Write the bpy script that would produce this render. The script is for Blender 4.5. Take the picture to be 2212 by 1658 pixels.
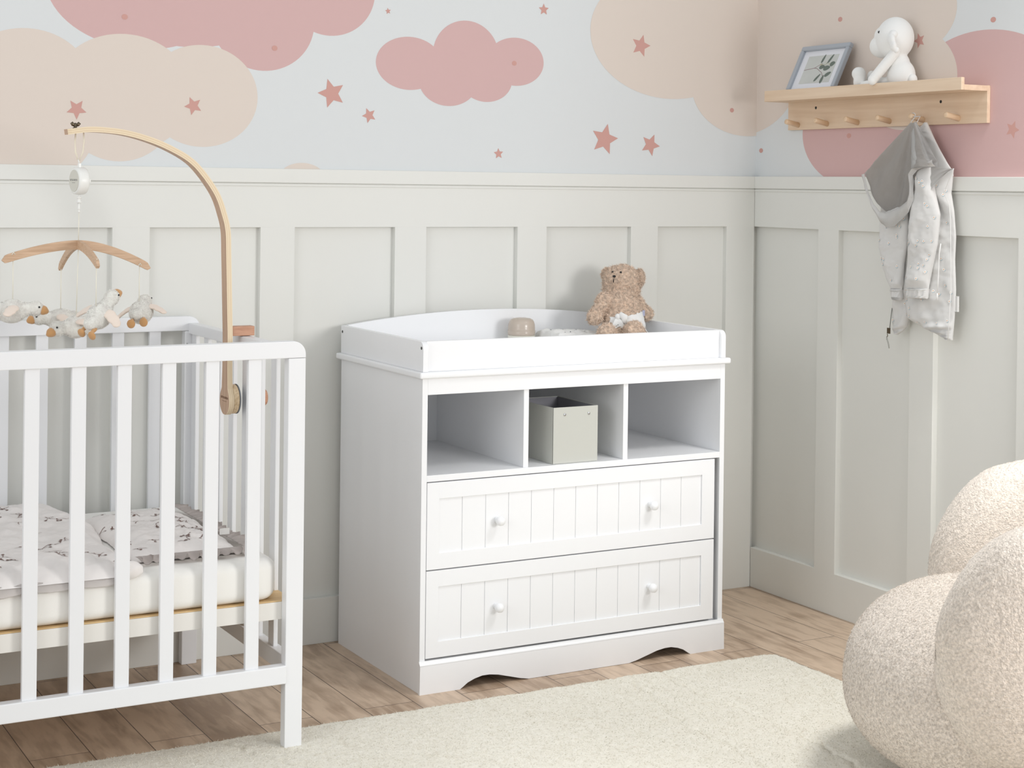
import bpy, bmesh, math, random
import numpy as np
from math import sin, cos, pi, radians, sqrt
from mathutils import Vector, Matrix, noise, Euler

for o in list(bpy.data.objects): bpy.data.objects.remove(o, do_unlink=True)
SC = bpy.context.scene
COL = SC.collection
random.seed(7)

# ------------------------------------------------------------ camera
cam = bpy.data.cameras.new('camera'); co = bpy.data.objects.new('camera', cam); COL.objects.link(co); SC.camera = co
yaw, pitch, roll = .5051, -.006, .0121
fw = Vector((sin(yaw)*cos(pitch), cos(yaw)*cos(pitch), sin(pitch)))
rt = Vector((cos(yaw), -sin(yaw), 0)); up = rt.cross(fw)
rt, up = rt*cos(roll)+up*sin(roll), -rt*sin(roll)+up*cos(roll)
m = Matrix((rt, up, -fw)).transposed().to_4x4(); m.translation = (-3.4292, -4.5004, 1.35)
co.matrix_world = m
cam.sensor_width = 36; cam.lens = 3566.157/2212*36; cam.shift_y = -(829-422.2855)/2212
cam.clip_start = .05; cam.clip_end = 50

# ------------------------------------------------------------ world, light, exposure
w = bpy.data.worlds.new('world'); SC.world = w; w.use_nodes = True
bg = w.node_tree.nodes['Background']; bg.inputs[0].default_value = (.95, .98, 1, 1); bg.inputs[1].default_value = .80
def area(name, loc, target, size, sizey, power, col=(1, 1, 1)):
    l = bpy.data.lights.new(name, 'AREA'); l.shape = 'RECTANGLE'; l.size = size; l.size_y = sizey
    l.energy = power; l.color = col
    o = bpy.data.objects.new(name, l); COL.objects.link(o); o.location = loc
    o.rotation_euler = (Vector(target)-Vector(loc)).to_track_quat('-Z', 'Y').to_euler()
    return o
area('window_light', (-.12, -4.35, 1.55), (-1.5, -.1, .8), 1.0, .9, 57, (1, .99, .985))
area('left_fill_light', (-5.0, -2.6, 1.9), (0, -.9, 1.2), 1.8, 1.8, 30, (.98, .99, 1))  # unseen fill added on the left to lift right wall and dresser side
area('overhead_fill_light', (-.25, -2.0, 2.75), (-.45, -1.6, 0), .5, .5, 10, (1, .99, .97)).data.spread = radians(80)  # unseen lamp added overhead to brighten the chair seat
SC.view_settings.view_transform = 'Standard'; SC.view_settings.look = 'None'
SC.view_settings.gamma = 1; SC.view_settings.use_curve_mapping = False
SC.view_settings.exposure = -0.07

# ------------------------------------------------------------ helpers
def lin(c):
    return tuple((v/12.92 if v <= .04045 else ((v+.055)/1.055)**2.4) for v in [x/255 for x in c])+(1,)
def mat(name, col, rough=.5, bump=0, scale=200, var=0, vscale=5, metal=0, sheen=0, spec=.5, trans=0, stretch=(1, 1, 1), detail=4, sss=0, coord='Object', bdist=.002):
    M = bpy.data.materials.new(name); M.use_nodes = True; nt = M.node_tree; N = nt.nodes; L = nt.links
    P = N['Principled BSDF']; P.inputs['Base Color'].default_value = lin(col); P.inputs['Roughness'].default_value = rough
    P.inputs['Metallic'].default_value = metal; P.inputs['Specular IOR Level'].default_value = spec
    if sheen: P.inputs['Sheen Weight'].default_value = sheen; P.inputs['Sheen Roughness'].default_value = .6
    if trans: P.inputs['Transmission Weight'].default_value = trans
    if sss: P.inputs['Subsurface Weight'].default_value = sss; P.inputs['Subsurface Scale'].default_value = .01
    if bump or var:
        tc = N.new('ShaderNodeTexCoord'); mp = N.new('ShaderNodeMapping'); mp.inputs['Scale'].default_value = stretch
        L.new(tc.outputs[coord], mp.inputs[0])
    if bump:
        nz = N.new('ShaderNodeTexNoise'); nz.inputs['Scale'].default_value = scale; nz.inputs['Detail'].default_value = detail
        b = N.new('ShaderNodeBump'); b.inputs['Strength'].default_value = bump; b.inputs['Distance'].default_value = bdist
        L.new(mp.outputs[0], nz.inputs[0]); L.new(nz.outputs[0], b.inputs['Height']); L.new(b.outputs[0], P.inputs['Normal'])
    if var:
        nz = N.new('ShaderNodeTexNoise'); nz.inputs['Scale'].default_value = vscale; nz.inputs['Detail'].default_value = 6
        L.new(mp.outputs[0], nz.inputs[0])
        mx = N.new('ShaderNodeMix'); mx.data_type = 'RGBA'
        a = lin([max(0, v*(1-var)) for v in col]); c2 = lin([min(255, v*(1+var*.6)) for v in col])
        mx.inputs[6].default_value = a; mx.inputs[7].default_value = c2
        r = N.new('ShaderNodeMapRange'); r.inputs[1].default_value = .3; r.inputs[2].default_value = .7
        L.new(nz.outputs[0], r.inputs[0]); L.new(r.outputs[0], mx.inputs[0]); L.new(mx.outputs[2], P.inputs['Base Color'])
    return M

WHITE = mat('white_lacquer', (241, 242, 244), .38)
CRIBW = mat('crib_white_paint', (234, 235, 237), .38)
PANEL = mat('warm_white_wall_paint', (227, 227, 222), .55, bump=.05, scale=300, bdist=.001)
WPAPER = mat('wallpaper_pale_grey', (219, 222, 223), .85, bump=.12, scale=220, bdist=.001)
PBEIGE = mat('wallpaper_beige', (222, 210, 200), .85, bump=.12, scale=220, bdist=.001)
PPINK = mat('wallpaper_pink', (210, 176, 174), .85, bump=.12, scale=220, bdist=.001)
PSTAR = mat('wallpaper_rose', (205, 158, 149), .85)
CEILM = mat('ceiling_white', (235, 235, 235), .9)
BLACK = mat('black_plastic', (18, 18, 20), .3)
DARKH = mat('dark_hole', (35, 33, 32), .7)
CHROME = mat('chrome', (200, 202, 204), .15, metal=1)
BRONZE = mat('aged_metal', (110, 98, 82), .35, metal=1)
GREYB = mat('grey_card', (196, 197, 190), .55, bump=.05, scale=120)
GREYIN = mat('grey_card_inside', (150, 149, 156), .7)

def wood(name, c1, c2, stretch=(1, 18, 18), scale=6, rough=.5):
    M = bpy.data.materials.new(name); M.use_nodes = True; nt = M.node_tree; N = nt.nodes; L = nt.links
    P = N['Principled BSDF']; P.inputs['Roughness'].default_value = rough
    tc = N.new('ShaderNodeTexCoord'); mp = N.new('ShaderNodeMapping'); mp.inputs['Scale'].default_value = stretch
    nz = N.new('ShaderNodeTexNoise'); nz.inputs['Scale'].default_value = scale; nz.inputs['Detail'].default_value = 5; nz.inputs['Distortion'].default_value = .6
    cr = N.new('ShaderNodeValToRGB'); cr.color_ramp.elements[0].color = lin(c2); cr.color_ramp.elements[1].color = lin(c1)
    cr.color_ramp.elements[0].position = .3; cr.color_ramp.elements[1].position = .65
    L.new(tc.outputs['Object'], mp.inputs[0]); L.new(mp.outputs[0], nz.inputs[0]); L.new(nz.outputs[0], cr.inputs[0]); L.new(cr.outputs[0], P.inputs['Base Color'])
    return M
MAPLE = wood('maple_wood', (230, 207, 181), (217, 190, 162), (18, 1, 18), 3)
MAPLEP = wood('maple_peg_wood', (234, 208, 178), (220, 190, 156), (1, 18, 18), 4)
VENEER = wood('beech_veneer', (200, 168, 142), (184, 150, 124), (20, 20, 1.5), 5)
VENEERX = wood('beech_veneer_crossbar', (212, 180, 150), (192, 158, 128), (3, 20, 40), 5)
PLY = wood('plywood_edge', (226, 205, 172), (196, 168, 130), (60, 2, 60), 3)
BLOCKW = wood('reddish_beech', (200, 152, 124), (182, 132, 104), (5, 30, 30), 5)
PINE = wood('pine_slat', (222, 190, 140), (205, 170, 120), (2, 18, 18), 5)

def empty(name, loc=(0, 0, 0)):
    o = bpy.data.objects.new(name, None); COL.objects.link(o); o.location = loc; o.empty_display_size = .05; return o
def tag(o, label=None, cat=None, group=None, kind=None):
    if label: o['label'] = label
    if cat: o['category'] = cat
    if group: o['group'] = group
    if kind: o['kind'] = kind
    return o
def rootloc(p):
    v = Vector((0, 0, 0))
    while p: v += p.location; p = p.parent
    return v
def obj(name, bm, mats, parent=None, smooth=False, label=None):
    me = bm
    if isinstance(bm, bmesh.types.BMesh):
        me = bpy.data.meshes.new(name); bm.normal_update(); bm.to_mesh(me); bm.free()
    o = bpy.data.objects.new(name, me); COL.objects.link(o)
    if not isinstance(mats, (list, tuple)): mats = [mats]
    if len(me.materials) == 0:
        for mm in mats: me.materials.append(mm)
    if parent:
        o.parent = parent; me.transform(Matrix.Translation(-rootloc(parent)))
    if smooth: me.polygons.foreach_set('use_smooth', [True]*len(me.polygons))
    if label: o['label'] = label
    return o
def struct(name, bm, mats, **k):
    return tag(obj(name, bm, mats, **k), kind='structure')
def box(bm, a, b, bev=0, seg=2, mi=0):
    a, b = Vector(a), Vector(b)
    t = bmesh.new(); bmesh.ops.create_cube(t, size=1)
    for v in t.verts: v.co = Vector([a[i]+(v.co[i]+.5)*(b[i]-a[i]) for i in range(3)])
    if bev: bmesh.ops.bevel(t, geom=t.edges[:], offset=bev, segments=seg, profile=.6, affect='EDGES')
    merge(bm, t, mi)
def merge(bm, t, mi=None, mtx=None):
    if mtx is not None: bmesh.ops.transform(t, matrix=mtx, verts=t.verts[:])
    mp = {v: bm.verts.new(v.co) for v in t.verts}
    for f in t.faces:
        try:
            nf = bm.faces.new([mp[v] for v in f.verts]); nf.smooth = f.smooth; nf.material_index = f.material_index if mi is None else mi
        except ValueError: pass
    t.free()
def B(a, b, bev=.0015, seg=2):
    bm = bmesh.new(); box(bm, a, b, bev, seg); return bm
def prism(bm, pts, axis, v0, v1, mi=0, bev=0):
    """polygon in the two other axes, extruded along axis 'x'/'y'/'z' from v0 to v1"""
    def P(p, v): return {'x': (v, p[0], p[1]), 'y': (p[0], v, p[1]), 'z': (p[0], p[1], v)}[axis]
    t = bmesh.new(); A = [t.verts.new(P(p, v0)) for p in pts]; C = [t.verts.new(P(p, v1)) for p in pts]
    n = len(pts); t.faces.new(A); t.faces.new(C[::-1])
    for i in range(n): t.faces.new((A[i], C[i], C[(i+1) % n], A[(i+1) % n]))
    bmesh.ops.recalc_face_normals(t, faces=t.faces[:])
    if bev:
        ed = [e for e in t.edges if len(e.link_faces) == 2 and e.calc_face_angle(0) > .6]
        bmesh.ops.bevel(t, geom=ed, offset=bev, segments=2, profile=.6, affect='EDGES')
    merge(bm, t, mi)
def lathe(bm, prof, origin=(0, 0, 0), axis='z', seg=32, mi=0, smooth=True):
    t = bmesh.new(); rings = []
    for r, h in prof:
        rings.append([t.verts.new((max(r, 1e-5)*cos(2*pi*i/seg), max(r, 1e-5)*sin(2*pi*i/seg), h)) for i in range(seg)])
    for a, b in zip(rings, rings[1:]):
        for i in range(seg):
            f = t.faces.new((a[i], a[(i+1) % seg], b[(i+1) % seg], b[i])); f.smooth = smooth
    t.faces.new(rings[0][::-1]); t.faces.new(rings[-1])
    R = {'z': Matrix.Identity(4), 'x': Matrix.Rotation(pi/2, 4, 'Y'), 'y': Matrix.Rotation(-pi/2, 4, 'X'), '-y': Matrix.Rotation(pi/2, 4, 'X'), '-x': Matrix.Rotation(-pi/2, 4, 'Y')}[axis]
    merge(bm, t, mi, Matrix.Translation(origin) @ R)
def tube(bm, pts, rad, seg=8, mi=0, flat=1.0, up=None, cap=True):
    pts = [Vector(p) for p in pts]; n = len(pts)
    rad = rad if isinstance(rad, (list, tuple)) else [rad]*n
    ref = Vector(up) if up else None; rings = []; prev = None
    for i, p in enumerate(pts):
        t = (pts[min(i+1, n-1)]-pts[max(i-1, 0)]).normalized()
        if ref is not None: a = (ref-t*ref.dot(t)).normalized()
        else:
            if prev is None: prev = Vector((0, 0, 1)) if abs(t.z) < .9 else Vector((1, 0, 0))
            a = (prev-t*prev.dot(t)).normalized(); prev = a
        b = t.cross(a)
        rings.append([bm.verts.new(p+rad[i]*(a*cos(2*pi*k/seg)*flat+b*sin(2*pi*k/seg))) for k in range(seg)])
    for a, b in zip(rings, rings[1:]):
        for k in range(seg):
            f = bm.faces.new((a[k], a[(k+1) % seg], b[(k+1) % seg], b[k])); f.smooth = True; f.material_index = mi
    if cap:
        for r in (rings[0][::-1], rings[-1]):
            f = bm.faces.new(r); f.material_index = mi
def grid(name, nu, nv, fn, mats, parent=None, thick=0, closed=False):
    bm = bmesh.new(); V = [[bm.verts.new(fn(i/(nu-1), j/(nv-1))) for j in range(nv)] for i in range(nu)]
    for i in range(nu-1):
        for j in range(nv-1):
            f = bm.faces.new((V[i][j], V[i+1][j], V[i+1][j+1], V[i][j+1])); f.smooth = True
    if closed:
        bmesh.ops.remove_doubles(bm, verts=bm.verts[:], dist=1e-5)
    if thick:
        bmesh.ops.solidify(bm, geom=bm.faces[:], thickness=thick); bmesh.ops.recalc_face_normals(bm, faces=bm.faces[:])
    return bm
def blobmesh(ells, vox=.004, smooth=6):
    """one continuous skin over overlapping ellipsoids (centre, radii, euler degrees)"""
    bm = bmesh.new()
    for e in ells:
        c, r = e[0], e[1]; rot = e[2] if len(e) > 2 else (0, 0, 0)
        t = bmesh.new(); bmesh.ops.create_icosphere(t, subdivisions=4, radius=1)
        M = Matrix.Translation(c) @ Euler([radians(a) for a in rot]).to_matrix().to_4x4() @ Matrix.Diagonal((*r, 1))
        merge(bm, t, 0, M)
    me = bpy.data.meshes.new('tmp'); bm.to_mesh(me); bm.free()
    o = bpy.data.objects.new('tmp', me); COL.objects.link(o)
    md = o.modifiers.new('r', 'REMESH'); md.mode = 'VOXEL'; md.voxel_size = vox
    if smooth:
        s = o.modifiers.new('s', 'SMOOTH'); s.iterations = smooth; s.factor = .6
    dg = bpy.context.evaluated_depsgraph_get(); dg.update()
    m2 = bpy.data.meshes.new_from_object(o.evaluated_get(dg)); bpy.data.objects.remove(o, do_unlink=True)
    m2.materials.clear()
    m2.polygons.foreach_set('use_smooth', [True]*len(m2.polygons))
    return m2
def add_fur(me, count, length, width, curl=.6, seed=1, segs=3, lie=.4, mask=None, mi=0, down=0):
    """appends short curled fibres to a mesh, rooted evenly over its surface"""
    rng = np.random.default_rng(seed)
    me.calc_loop_triangles(); nt = len(me.loop_triangles)
    tv = np.empty(nt*3, np.int32); me.loop_triangles.foreach_get('vertices', tv); tv = tv.reshape(-1, 3)
    co_ = np.empty(len(me.vertices)*3, np.float32); me.vertices.foreach_get('co', co_); co_ = co_.reshape(-1, 3)
    a, b, c = co_[tv[:, 0]], co_[tv[:, 1]], co_[tv[:, 2]]
    nrm = np.cross(b-a, c-a); ar = np.linalg.norm(nrm, axis=1)/2
    idx = rng.choice(nt, count, p=ar/ar.sum()); u = rng.random((count, 1)); v = rng.random((count, 1)); fl = (u+v) > 1; u[fl] = 1-u[fl]; v[fl] = 1-v[fl]
    p = a[idx]+(b-a)[idx]*u+(c-a)[idx]*v; n = nrm[idx]/(2*ar[idx][:, None]+1e-12)
    if mask is not None:
        k = mask(p); p, n = p[k], n[k]; count = len(p)
    r = rng.normal(size=(count, 3)); t = r-n*(r*n).sum(1)[:, None]; t /= np.linalg.norm(t, axis=1)[:, None]
    s = np.cross(n, t); L = length*(.6+.7*rng.random((count, 1))); cu = curl*(rng.random((count, 1))*2-1)*2
    dn = np.array([[0, 0, -down]])
    pts = []
    for k in range(segs+1):
        f = k/segs; ang = cu*f*2.2
        d = n*(f*(1-.35*f*abs(cu)))*(1-lie*.5)+(t*np.sin(f*1.2)*lie+s*np.sin(ang)*f*.55)+dn*f
        pts.append((p+L*d, width*(1-f*.75)))
    verts = []; 
    for q, wd in pts: verts += [q-s*wd, q+s*wd]
    V = np.stack(verts, 1).reshape(-1, 3); nper = 2*(segs+1)
    base = len(co_)+np.arange(count)[:, None]*nper
    F = np.concatenate([base+np.array([2*k, 2*k+1, 2*k+3, 2*k+2])[None] for k in range(segs)], 1).reshape(-1, 4)
    npol = len(me.polygons); old = [list(pp.vertices) for pp in me.polygons]; om = [pp.material_index for pp in me.polygons]
    m2 = bpy.data.meshes.new(me.name+'_furred')
    m2.from_pydata(np.concatenate([co_, V]).tolist(), [], old+F.tolist())
    m2.polygons.foreach_set('material_index', om+[mi]*len(F)); m2.polygons.foreach_set('use_smooth', [True]*(npol+len(F)))
    for mm in me.materials: m2.materials.append(mm)
    return m2
def text(name, s, size, mtx, m_, parent, extrude=.0002):
    cu = bpy.data.curves.new('t', 'FONT'); cu.body = s; cu.size = size; cu.align_x = 'CENTER'; cu.extrude = extrude
    o = bpy.data.objects.new('t', cu); COL.objects.link(o)
    dg = bpy.context.evaluated_depsgraph_get(); dg.update()
    me = bpy.data.meshes.new_from_object(o.evaluated_get(dg)); bpy.data.objects.remove(o, do_unlink=True)
    me.materials.clear(); me.transform(mtx)
    return obj(name, me, m_, parent)
def fbm(x, y, z=0, o=4): return noise.fractal(Vector((x, y, z)), .9, 2.1, o, noise_basis='PERLIN_ORIGINAL')

# ------------------------------------------------------------ floor
def floor_mat():
    M = bpy.data.materials.new('oak_planks'); M.use_nodes = True; nt = M.node_tree; N = nt.nodes; L = nt.links
    P = N['Principled BSDF']; P.inputs['Roughness'].default_value = .42
    g = N.new('ShaderNodeNewGeometry'); sx = N.new('ShaderNodeSeparateXYZ'); L.new(g.outputs['Position'], sx.inputs[0])
    cx = N.new('ShaderNodeCombineXYZ')
    ay = N.new('ShaderNodeMath'); ay.inputs[1].default_value = .615+12.0; L.new(sx.outputs['Y'], ay.inputs[0])
    ax = N.new('ShaderNodeMath'); ax.inputs[1].default_value = 2.5447+.141*41; L.new(sx.outputs['X'], ax.inputs[0])
    L.new(ay.outputs[0], cx.inputs[0]); L.new(ax.outputs[0], cx.inputs[1])
    br = N.new('ShaderNodeTexBrick'); L.new(cx.outputs[0], br.inputs[0])
    br.offset = .5; br.offset_frequency = 2; br.squash = 1
    for k, v in (('Scale', 1), ('Mortar Size', .0011), ('Mortar Smooth', .1), ('Bias', 0), ('Brick Width', 1.2), ('Row Height', .141)): br.inputs[k].default_value = v
    br.inputs['Color1'].default_value = (0, 0, 0, 1); br.inputs['Color2'].default_value = (1, 1, 1, 1); br.inputs['Mortar'].default_value = (.5, .5, .5, 1)
    mp = N.new('ShaderNodeMapping'); mp.inputs['Scale'].default_value = (1.6, 11, 1); L.new(cx.outputs[0], mp.inputs[0])
    ml = N.new('ShaderNodeMath'); ml.operation = 'MULTIPLY'; ml.inputs[1].default_value = 37; L.new(br.outputs['Color'], ml.inputs[0])
    n1 = N.new('ShaderNodeTexNoise'); n1.noise_dimensions = '4D'; n1.inputs['Scale'].default_value = 2.2; n1.inputs['Detail'].default_value = 8; n1.inputs['Distortion'].default_value = .35
    L.new(mp.outputs[0], n1.inputs['Vector']); L.new(ml.outputs[0], n1.inputs['W'])
    wv = N.new('ShaderNodeMath'); wv.operation = 'MULTIPLY'; wv.inputs[1].default_value = 26; L.new(n1.outputs[0], wv.inputs[0])
    sn = N.new('ShaderNodeMath'); sn.operation = 'SINE'; L.new(wv.outputs[0], sn.inputs[0])
    n2 = N.new('ShaderNodeTexNoise'); n2.inputs['Scale'].default_value = 5; n2.inputs['Detail'].default_value = 6
    mp2 = N.new('ShaderNodeMapping'); mp2.inputs['Scale'].default_value = (1.5, 4, 1); L.new(cx.outputs[0], mp2.inputs[0]); L.new(mp2.outputs[0], n2.inputs['Vector'])
    cr = N.new('ShaderNodeValToRGB'); e = cr.color_ramp.elements; e[0].position = .34; e[0].color = lin((164, 140, 118)); e[1].position = .68; e[1].color = lin((206, 183, 160))
    mx = N.new('ShaderNodeMath'); mx.operation = 'MULTIPLY_ADD'; mx.inputs[1].default_value = .28; L.new(br.outputs['Color'], mx.inputs[0]); 
    m3 = N.new('ShaderNodeMath'); m3.operation = 'MULTIPLY_ADD'; m3.inputs[1].default_value = .085; L.new(sn.outputs[0], m3.inputs[0])
    s4 = N.new('ShaderNodeMath'); s4.operation = 'MULTIPLY_ADD'; s4.inputs[1].default_value = .8; s4.inputs[2].default_value = -.03; L.new(n2.outputs[0], s4.inputs[0])
    L.new(s4.outputs[0], m3.inputs[2]); L.new(m3.outputs[0], mx.inputs[2]); L.new(mx.outputs[0], cr.inputs[0])
    mm = N.new('ShaderNodeMix'); mm.data_type = 'RGBA'; mm.inputs[7].default_value = lin((62, 50, 42)); L.new(br.outputs['Fac'], mm.inputs[0]); L.new(cr.outputs[0], mm.inputs[6])
    L.new(mm.outputs[2], P.inputs['Base Color'])
    b = N.new('ShaderNodeBump'); b.inputs['Strength'].default_value = .25; b.inputs['Distance'].default_value = .002; b.invert = True
    ad = N.new('ShaderNodeMath'); ad.operation = 'MULTIPLY_ADD'; ad.inputs[1].default_value = .12; L.new(sn.outputs[0], ad.inputs[0]); L.new(br.outputs['Fac'], ad.inputs[2]); L.new(ad.outputs[0], b.inputs['Height']); L.new(b.outputs[0], P.inputs['Normal'])
    return M
struct('floor', B((-5.2, -6.2, -.06), (.14, .14, 0), 0), floor_mat())

# ------------------------------------------------------------ walls with painted clouds and stars
def ell2(cx, cz, rx, rz, n=72): return [(cx+rx*cos(2*pi*i/n), cz+rz*sin(2*pi*i/n)) for i in range(n)]
def star2(cx, cz, r, a, ratio=.47):
    return [(cx+(r if k % 2 == 0 else r*ratio)*cos(radians(a+36*k)), cz+(r if k % 2 == 0 else r*ratio)*sin(radians(a+36*k))) for k in range(10)]
def clip(poly, i, v, keep_less):
    out = []
    for a, b in zip(poly, poly[1:]+poly[:1]):
        ia = (a[i] <= v) == keep_less or a[i] == v; ib = (b[i] <= v) == keep_less or b[i] == v
        if ia: out.append(a)
        if ia != ib:
            t = (v-a[i])/(b[i]-a[i]); out.append((a[0]+(b[0]-a[0])*t, a[1]+(b[1]-a[1])*t))
    return out
ZB = 1.385
def decals(bm, items, axis, plane, lim):
    for k, (poly, mi) in enumerate(items):
        poly = clip(poly, 1, ZB, False); poly = clip(poly, 0, lim, True)
        if len(poly) < 3: continue
        d = plane-.00004-.00002*k
        n = len(poly); c = (sum(p[0] for p in poly)/n, sum(p[1] for p in poly)/n); c = (min(max(c[0], -9), lim), max(c[1], ZB))
        P = (lambda p: (p[0], d, p[1])) if axis == 'y' else (lambda p: (d, p[0], p[1]))
        V = [bm.verts.new(P(p)) for p in poly]; cv = bm.verts.new(P(c))
        for q in range(n):
            f = bm.faces.new((V[(q+1) % n], V[q], cv) if axis == 'x' else (V[q], V[(q+1) % n], cv)); f.material_index = mi
pinkL = [(-2.117, 1.897, .265, .181), (-1.984, 1.874, .269, .145), (-1.759, 1.816, .157, .144), (-1.553, 1.919, .144, .135), (-1.843, 1.923, .361, .161)]
beigeL = [(-2.427, 1.621, .171, .136), (-2.162, 1.594, .194, .162), (-1.939, 1.593, .165, .144), (-2.176, 1.551, .157, .147), (-2.396, 1.523, .172, .162), (-2.454, 1.508, .218, .186), (-2.62, 1.55, .22, .16), (-1.635, 1.364, .072, .045)]
pinkM = [(-1.293, 1.715, .111, .08), (-1.101, 1.748, .114, .107), (-.927, 1.737, .101, .075), (-1.03, 1.677, .091, .069), (-1.161, 1.667, .1, .076), (-1.11, 1.705, .144, .071)]
beigeR = [(-.342, 1.853, .313, .211), (-.028, 1.69, .229, .163), (-.008, 1.926, .39, .283)]
starsB = [(-1.545, 1.615, .0444, 180), (-1.424, 1.554, .0235, -174), (-.461, 1.811, .0378, 3), (-.596, 1.503, .0515, 5), (-.419, 1.489, .0375, -6), (-.984, 1.449, .0173, 94), (-.828, 1.906, .0189, 91), (-1.366, 1.868, .0098, 27), (-2.293, 1.544, .0285, -89), (-1.965, 1.564, .0268, -174)]
dotsB = [(-2.163, 1.803), (-1.724, 1.739), (-.932, 1.732), (-.092, 1.613)]
UP = .012
bm = bmesh.new(); box(bm, (-5.2, UP, 1.38), (.12, .14, 2.6)); box(bm, (-5.2, .025, -.02), (.12, .14, 1.38))
items = [(ell2(*e), 1) for e in pinkL]+[(ell2(*e), 2) for e in beigeL]+[(ell2(*e), 1) for e in pinkM]+[(ell2(*e), 2) for e in beigeR]
items += [(star2(*s), 3) for s in starsB]+[(ell2(x, z, .0085, .0075, 24), 3) for x, z in dotsB]
decals(bm, items, 'y', UP, UP)
struct('wall_back', bm, [WPAPER, PPINK, PBEIGE, PSTAR])
beigeW = [(-.724, 1.888, .206, .134), (-.717, 1.686, .218, .154), (-.347, 1.868, .458, .227), (.118, 1.70, .313, .169), (-.36, 1.734, .388, .136)]
pinkR = [(-1.035, 1.653, .285, .156), (-.512, 1.531, .277, .176), (-1.07, 1.59, .283, .17), (-.781, 1.504, .393, .179), (-1.074, 1.459, .265, .131), (-1.26, 1.60, .247, .139), (-1.5, 1.52, .3, .2)]
starsR = [(-.776, 1.797, .024, 0), (-1.151, 1.523, .0262, -175)]
dotsR = [(-.415, 1.89), (-1.073, 1.835), (-.016, 1.479), (-.464, 1.52)]
bm = bmesh.new(); box(bm, (UP, -3.0, 1.38), (.14, .14, 2.6)); box(bm, (.025, -3.0, -.02), (.14, .14, 1.38))
# window opening further along the wall, out of frame, lets the daylight in
box(bm, (UP, -5.9, -.02), (.14, -4.6, 2.6)); box(bm, (UP, -4.6, -.02), (.14, -3.0, .55)); box(bm, (UP, -4.6, 2.35), (.14, -3.0, 2.6))
items = [(ell2(*e), 1) for e in pinkR]+[(ell2(*e), 2) for e in beigeW]+[(star2(*s), 3) for s in starsR]+[(ell2(x, z, .0105, .0078, 24), 3) for x, z in dotsR]
decals(bm, items, 'x', UP, UP)
struct('wall_right', bm, [WPAPER, PPINK, PBEIGE, PSTAR])
# panelling: recessed field, rail, battens, skirting
ZR, ZP, ZS = 1.391, 1.2215, .134
tn = [0]
def trim(bm, m_=PANEL):
    tn[0] += 1; return struct('trim_%d' % tn[0], bm, m_)
# sunk panel field sits in front of nothing: the wall behind is cut back by the boards' depth
bm = bmesh.new(); box(bm, (-5.2, .0, ZP), (0, .0235, ZR-.041), .001); trim(bm)
bm = bmesh.new(); box(bm, (-5.2, -.007, ZR-.041), (0, .0115, ZR), .002); box(bm, (-5.2, -.003, ZR-.051), (0, .0115, ZR-.043), .002); trim(bm)
for xl in [-2.62-.427*k for k in (3, 2, 1, 0)]+[-2.194, -1.765, -1.340, -.919, -.4975, -.1155]:
    xr = xl+.105 if xl > -.2 and False else (xl+.105 if xl < -.2 else -.0005)
    bm = bmesh.new(); box(bm, (xl, 0, ZS-.002), (xr, .0235, ZP+.001), .0012); trim(bm)
struct('baseboard_back', B((-5.2, 0, 0), (0, .0235, ZS), .0015), PANEL)
bm = bmesh.new(); box(bm, (0, -3.0, ZP), (.0235, 0, ZR-.041), .001); trim(bm)
bm = bmesh.new(); box(bm, (-.007, -3.0, ZR-.041), (.0115, -.007, ZR), .002); box(bm, (-.003, -3.0, ZR-.051), (.0115, -.003, ZR-.043), .002); trim(bm)
for ya in (-.335, -.7633, -1.19, -1.615, -2.04, -2.465, -2.89):
    bm = bmesh.new(); box(bm, (0, ya-.1, ZS-.002), (.0235, ya, ZP+.001), .0012); trim(bm)
struct('baseboard_right', B((0, -3.0, 0), (.0235, 0, ZS), .0015), PANEL)
# painted lower wall fields, set behind the boards
struct('wall_back_lower', B((-5.2, .0195, 0), (.0215, .0248, 1.38), 0), PANEL)
struct('wall_right_lower', B((.0195, -3.0, 0), (.0248, .0195, 1.38), 0), PANEL)

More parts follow.
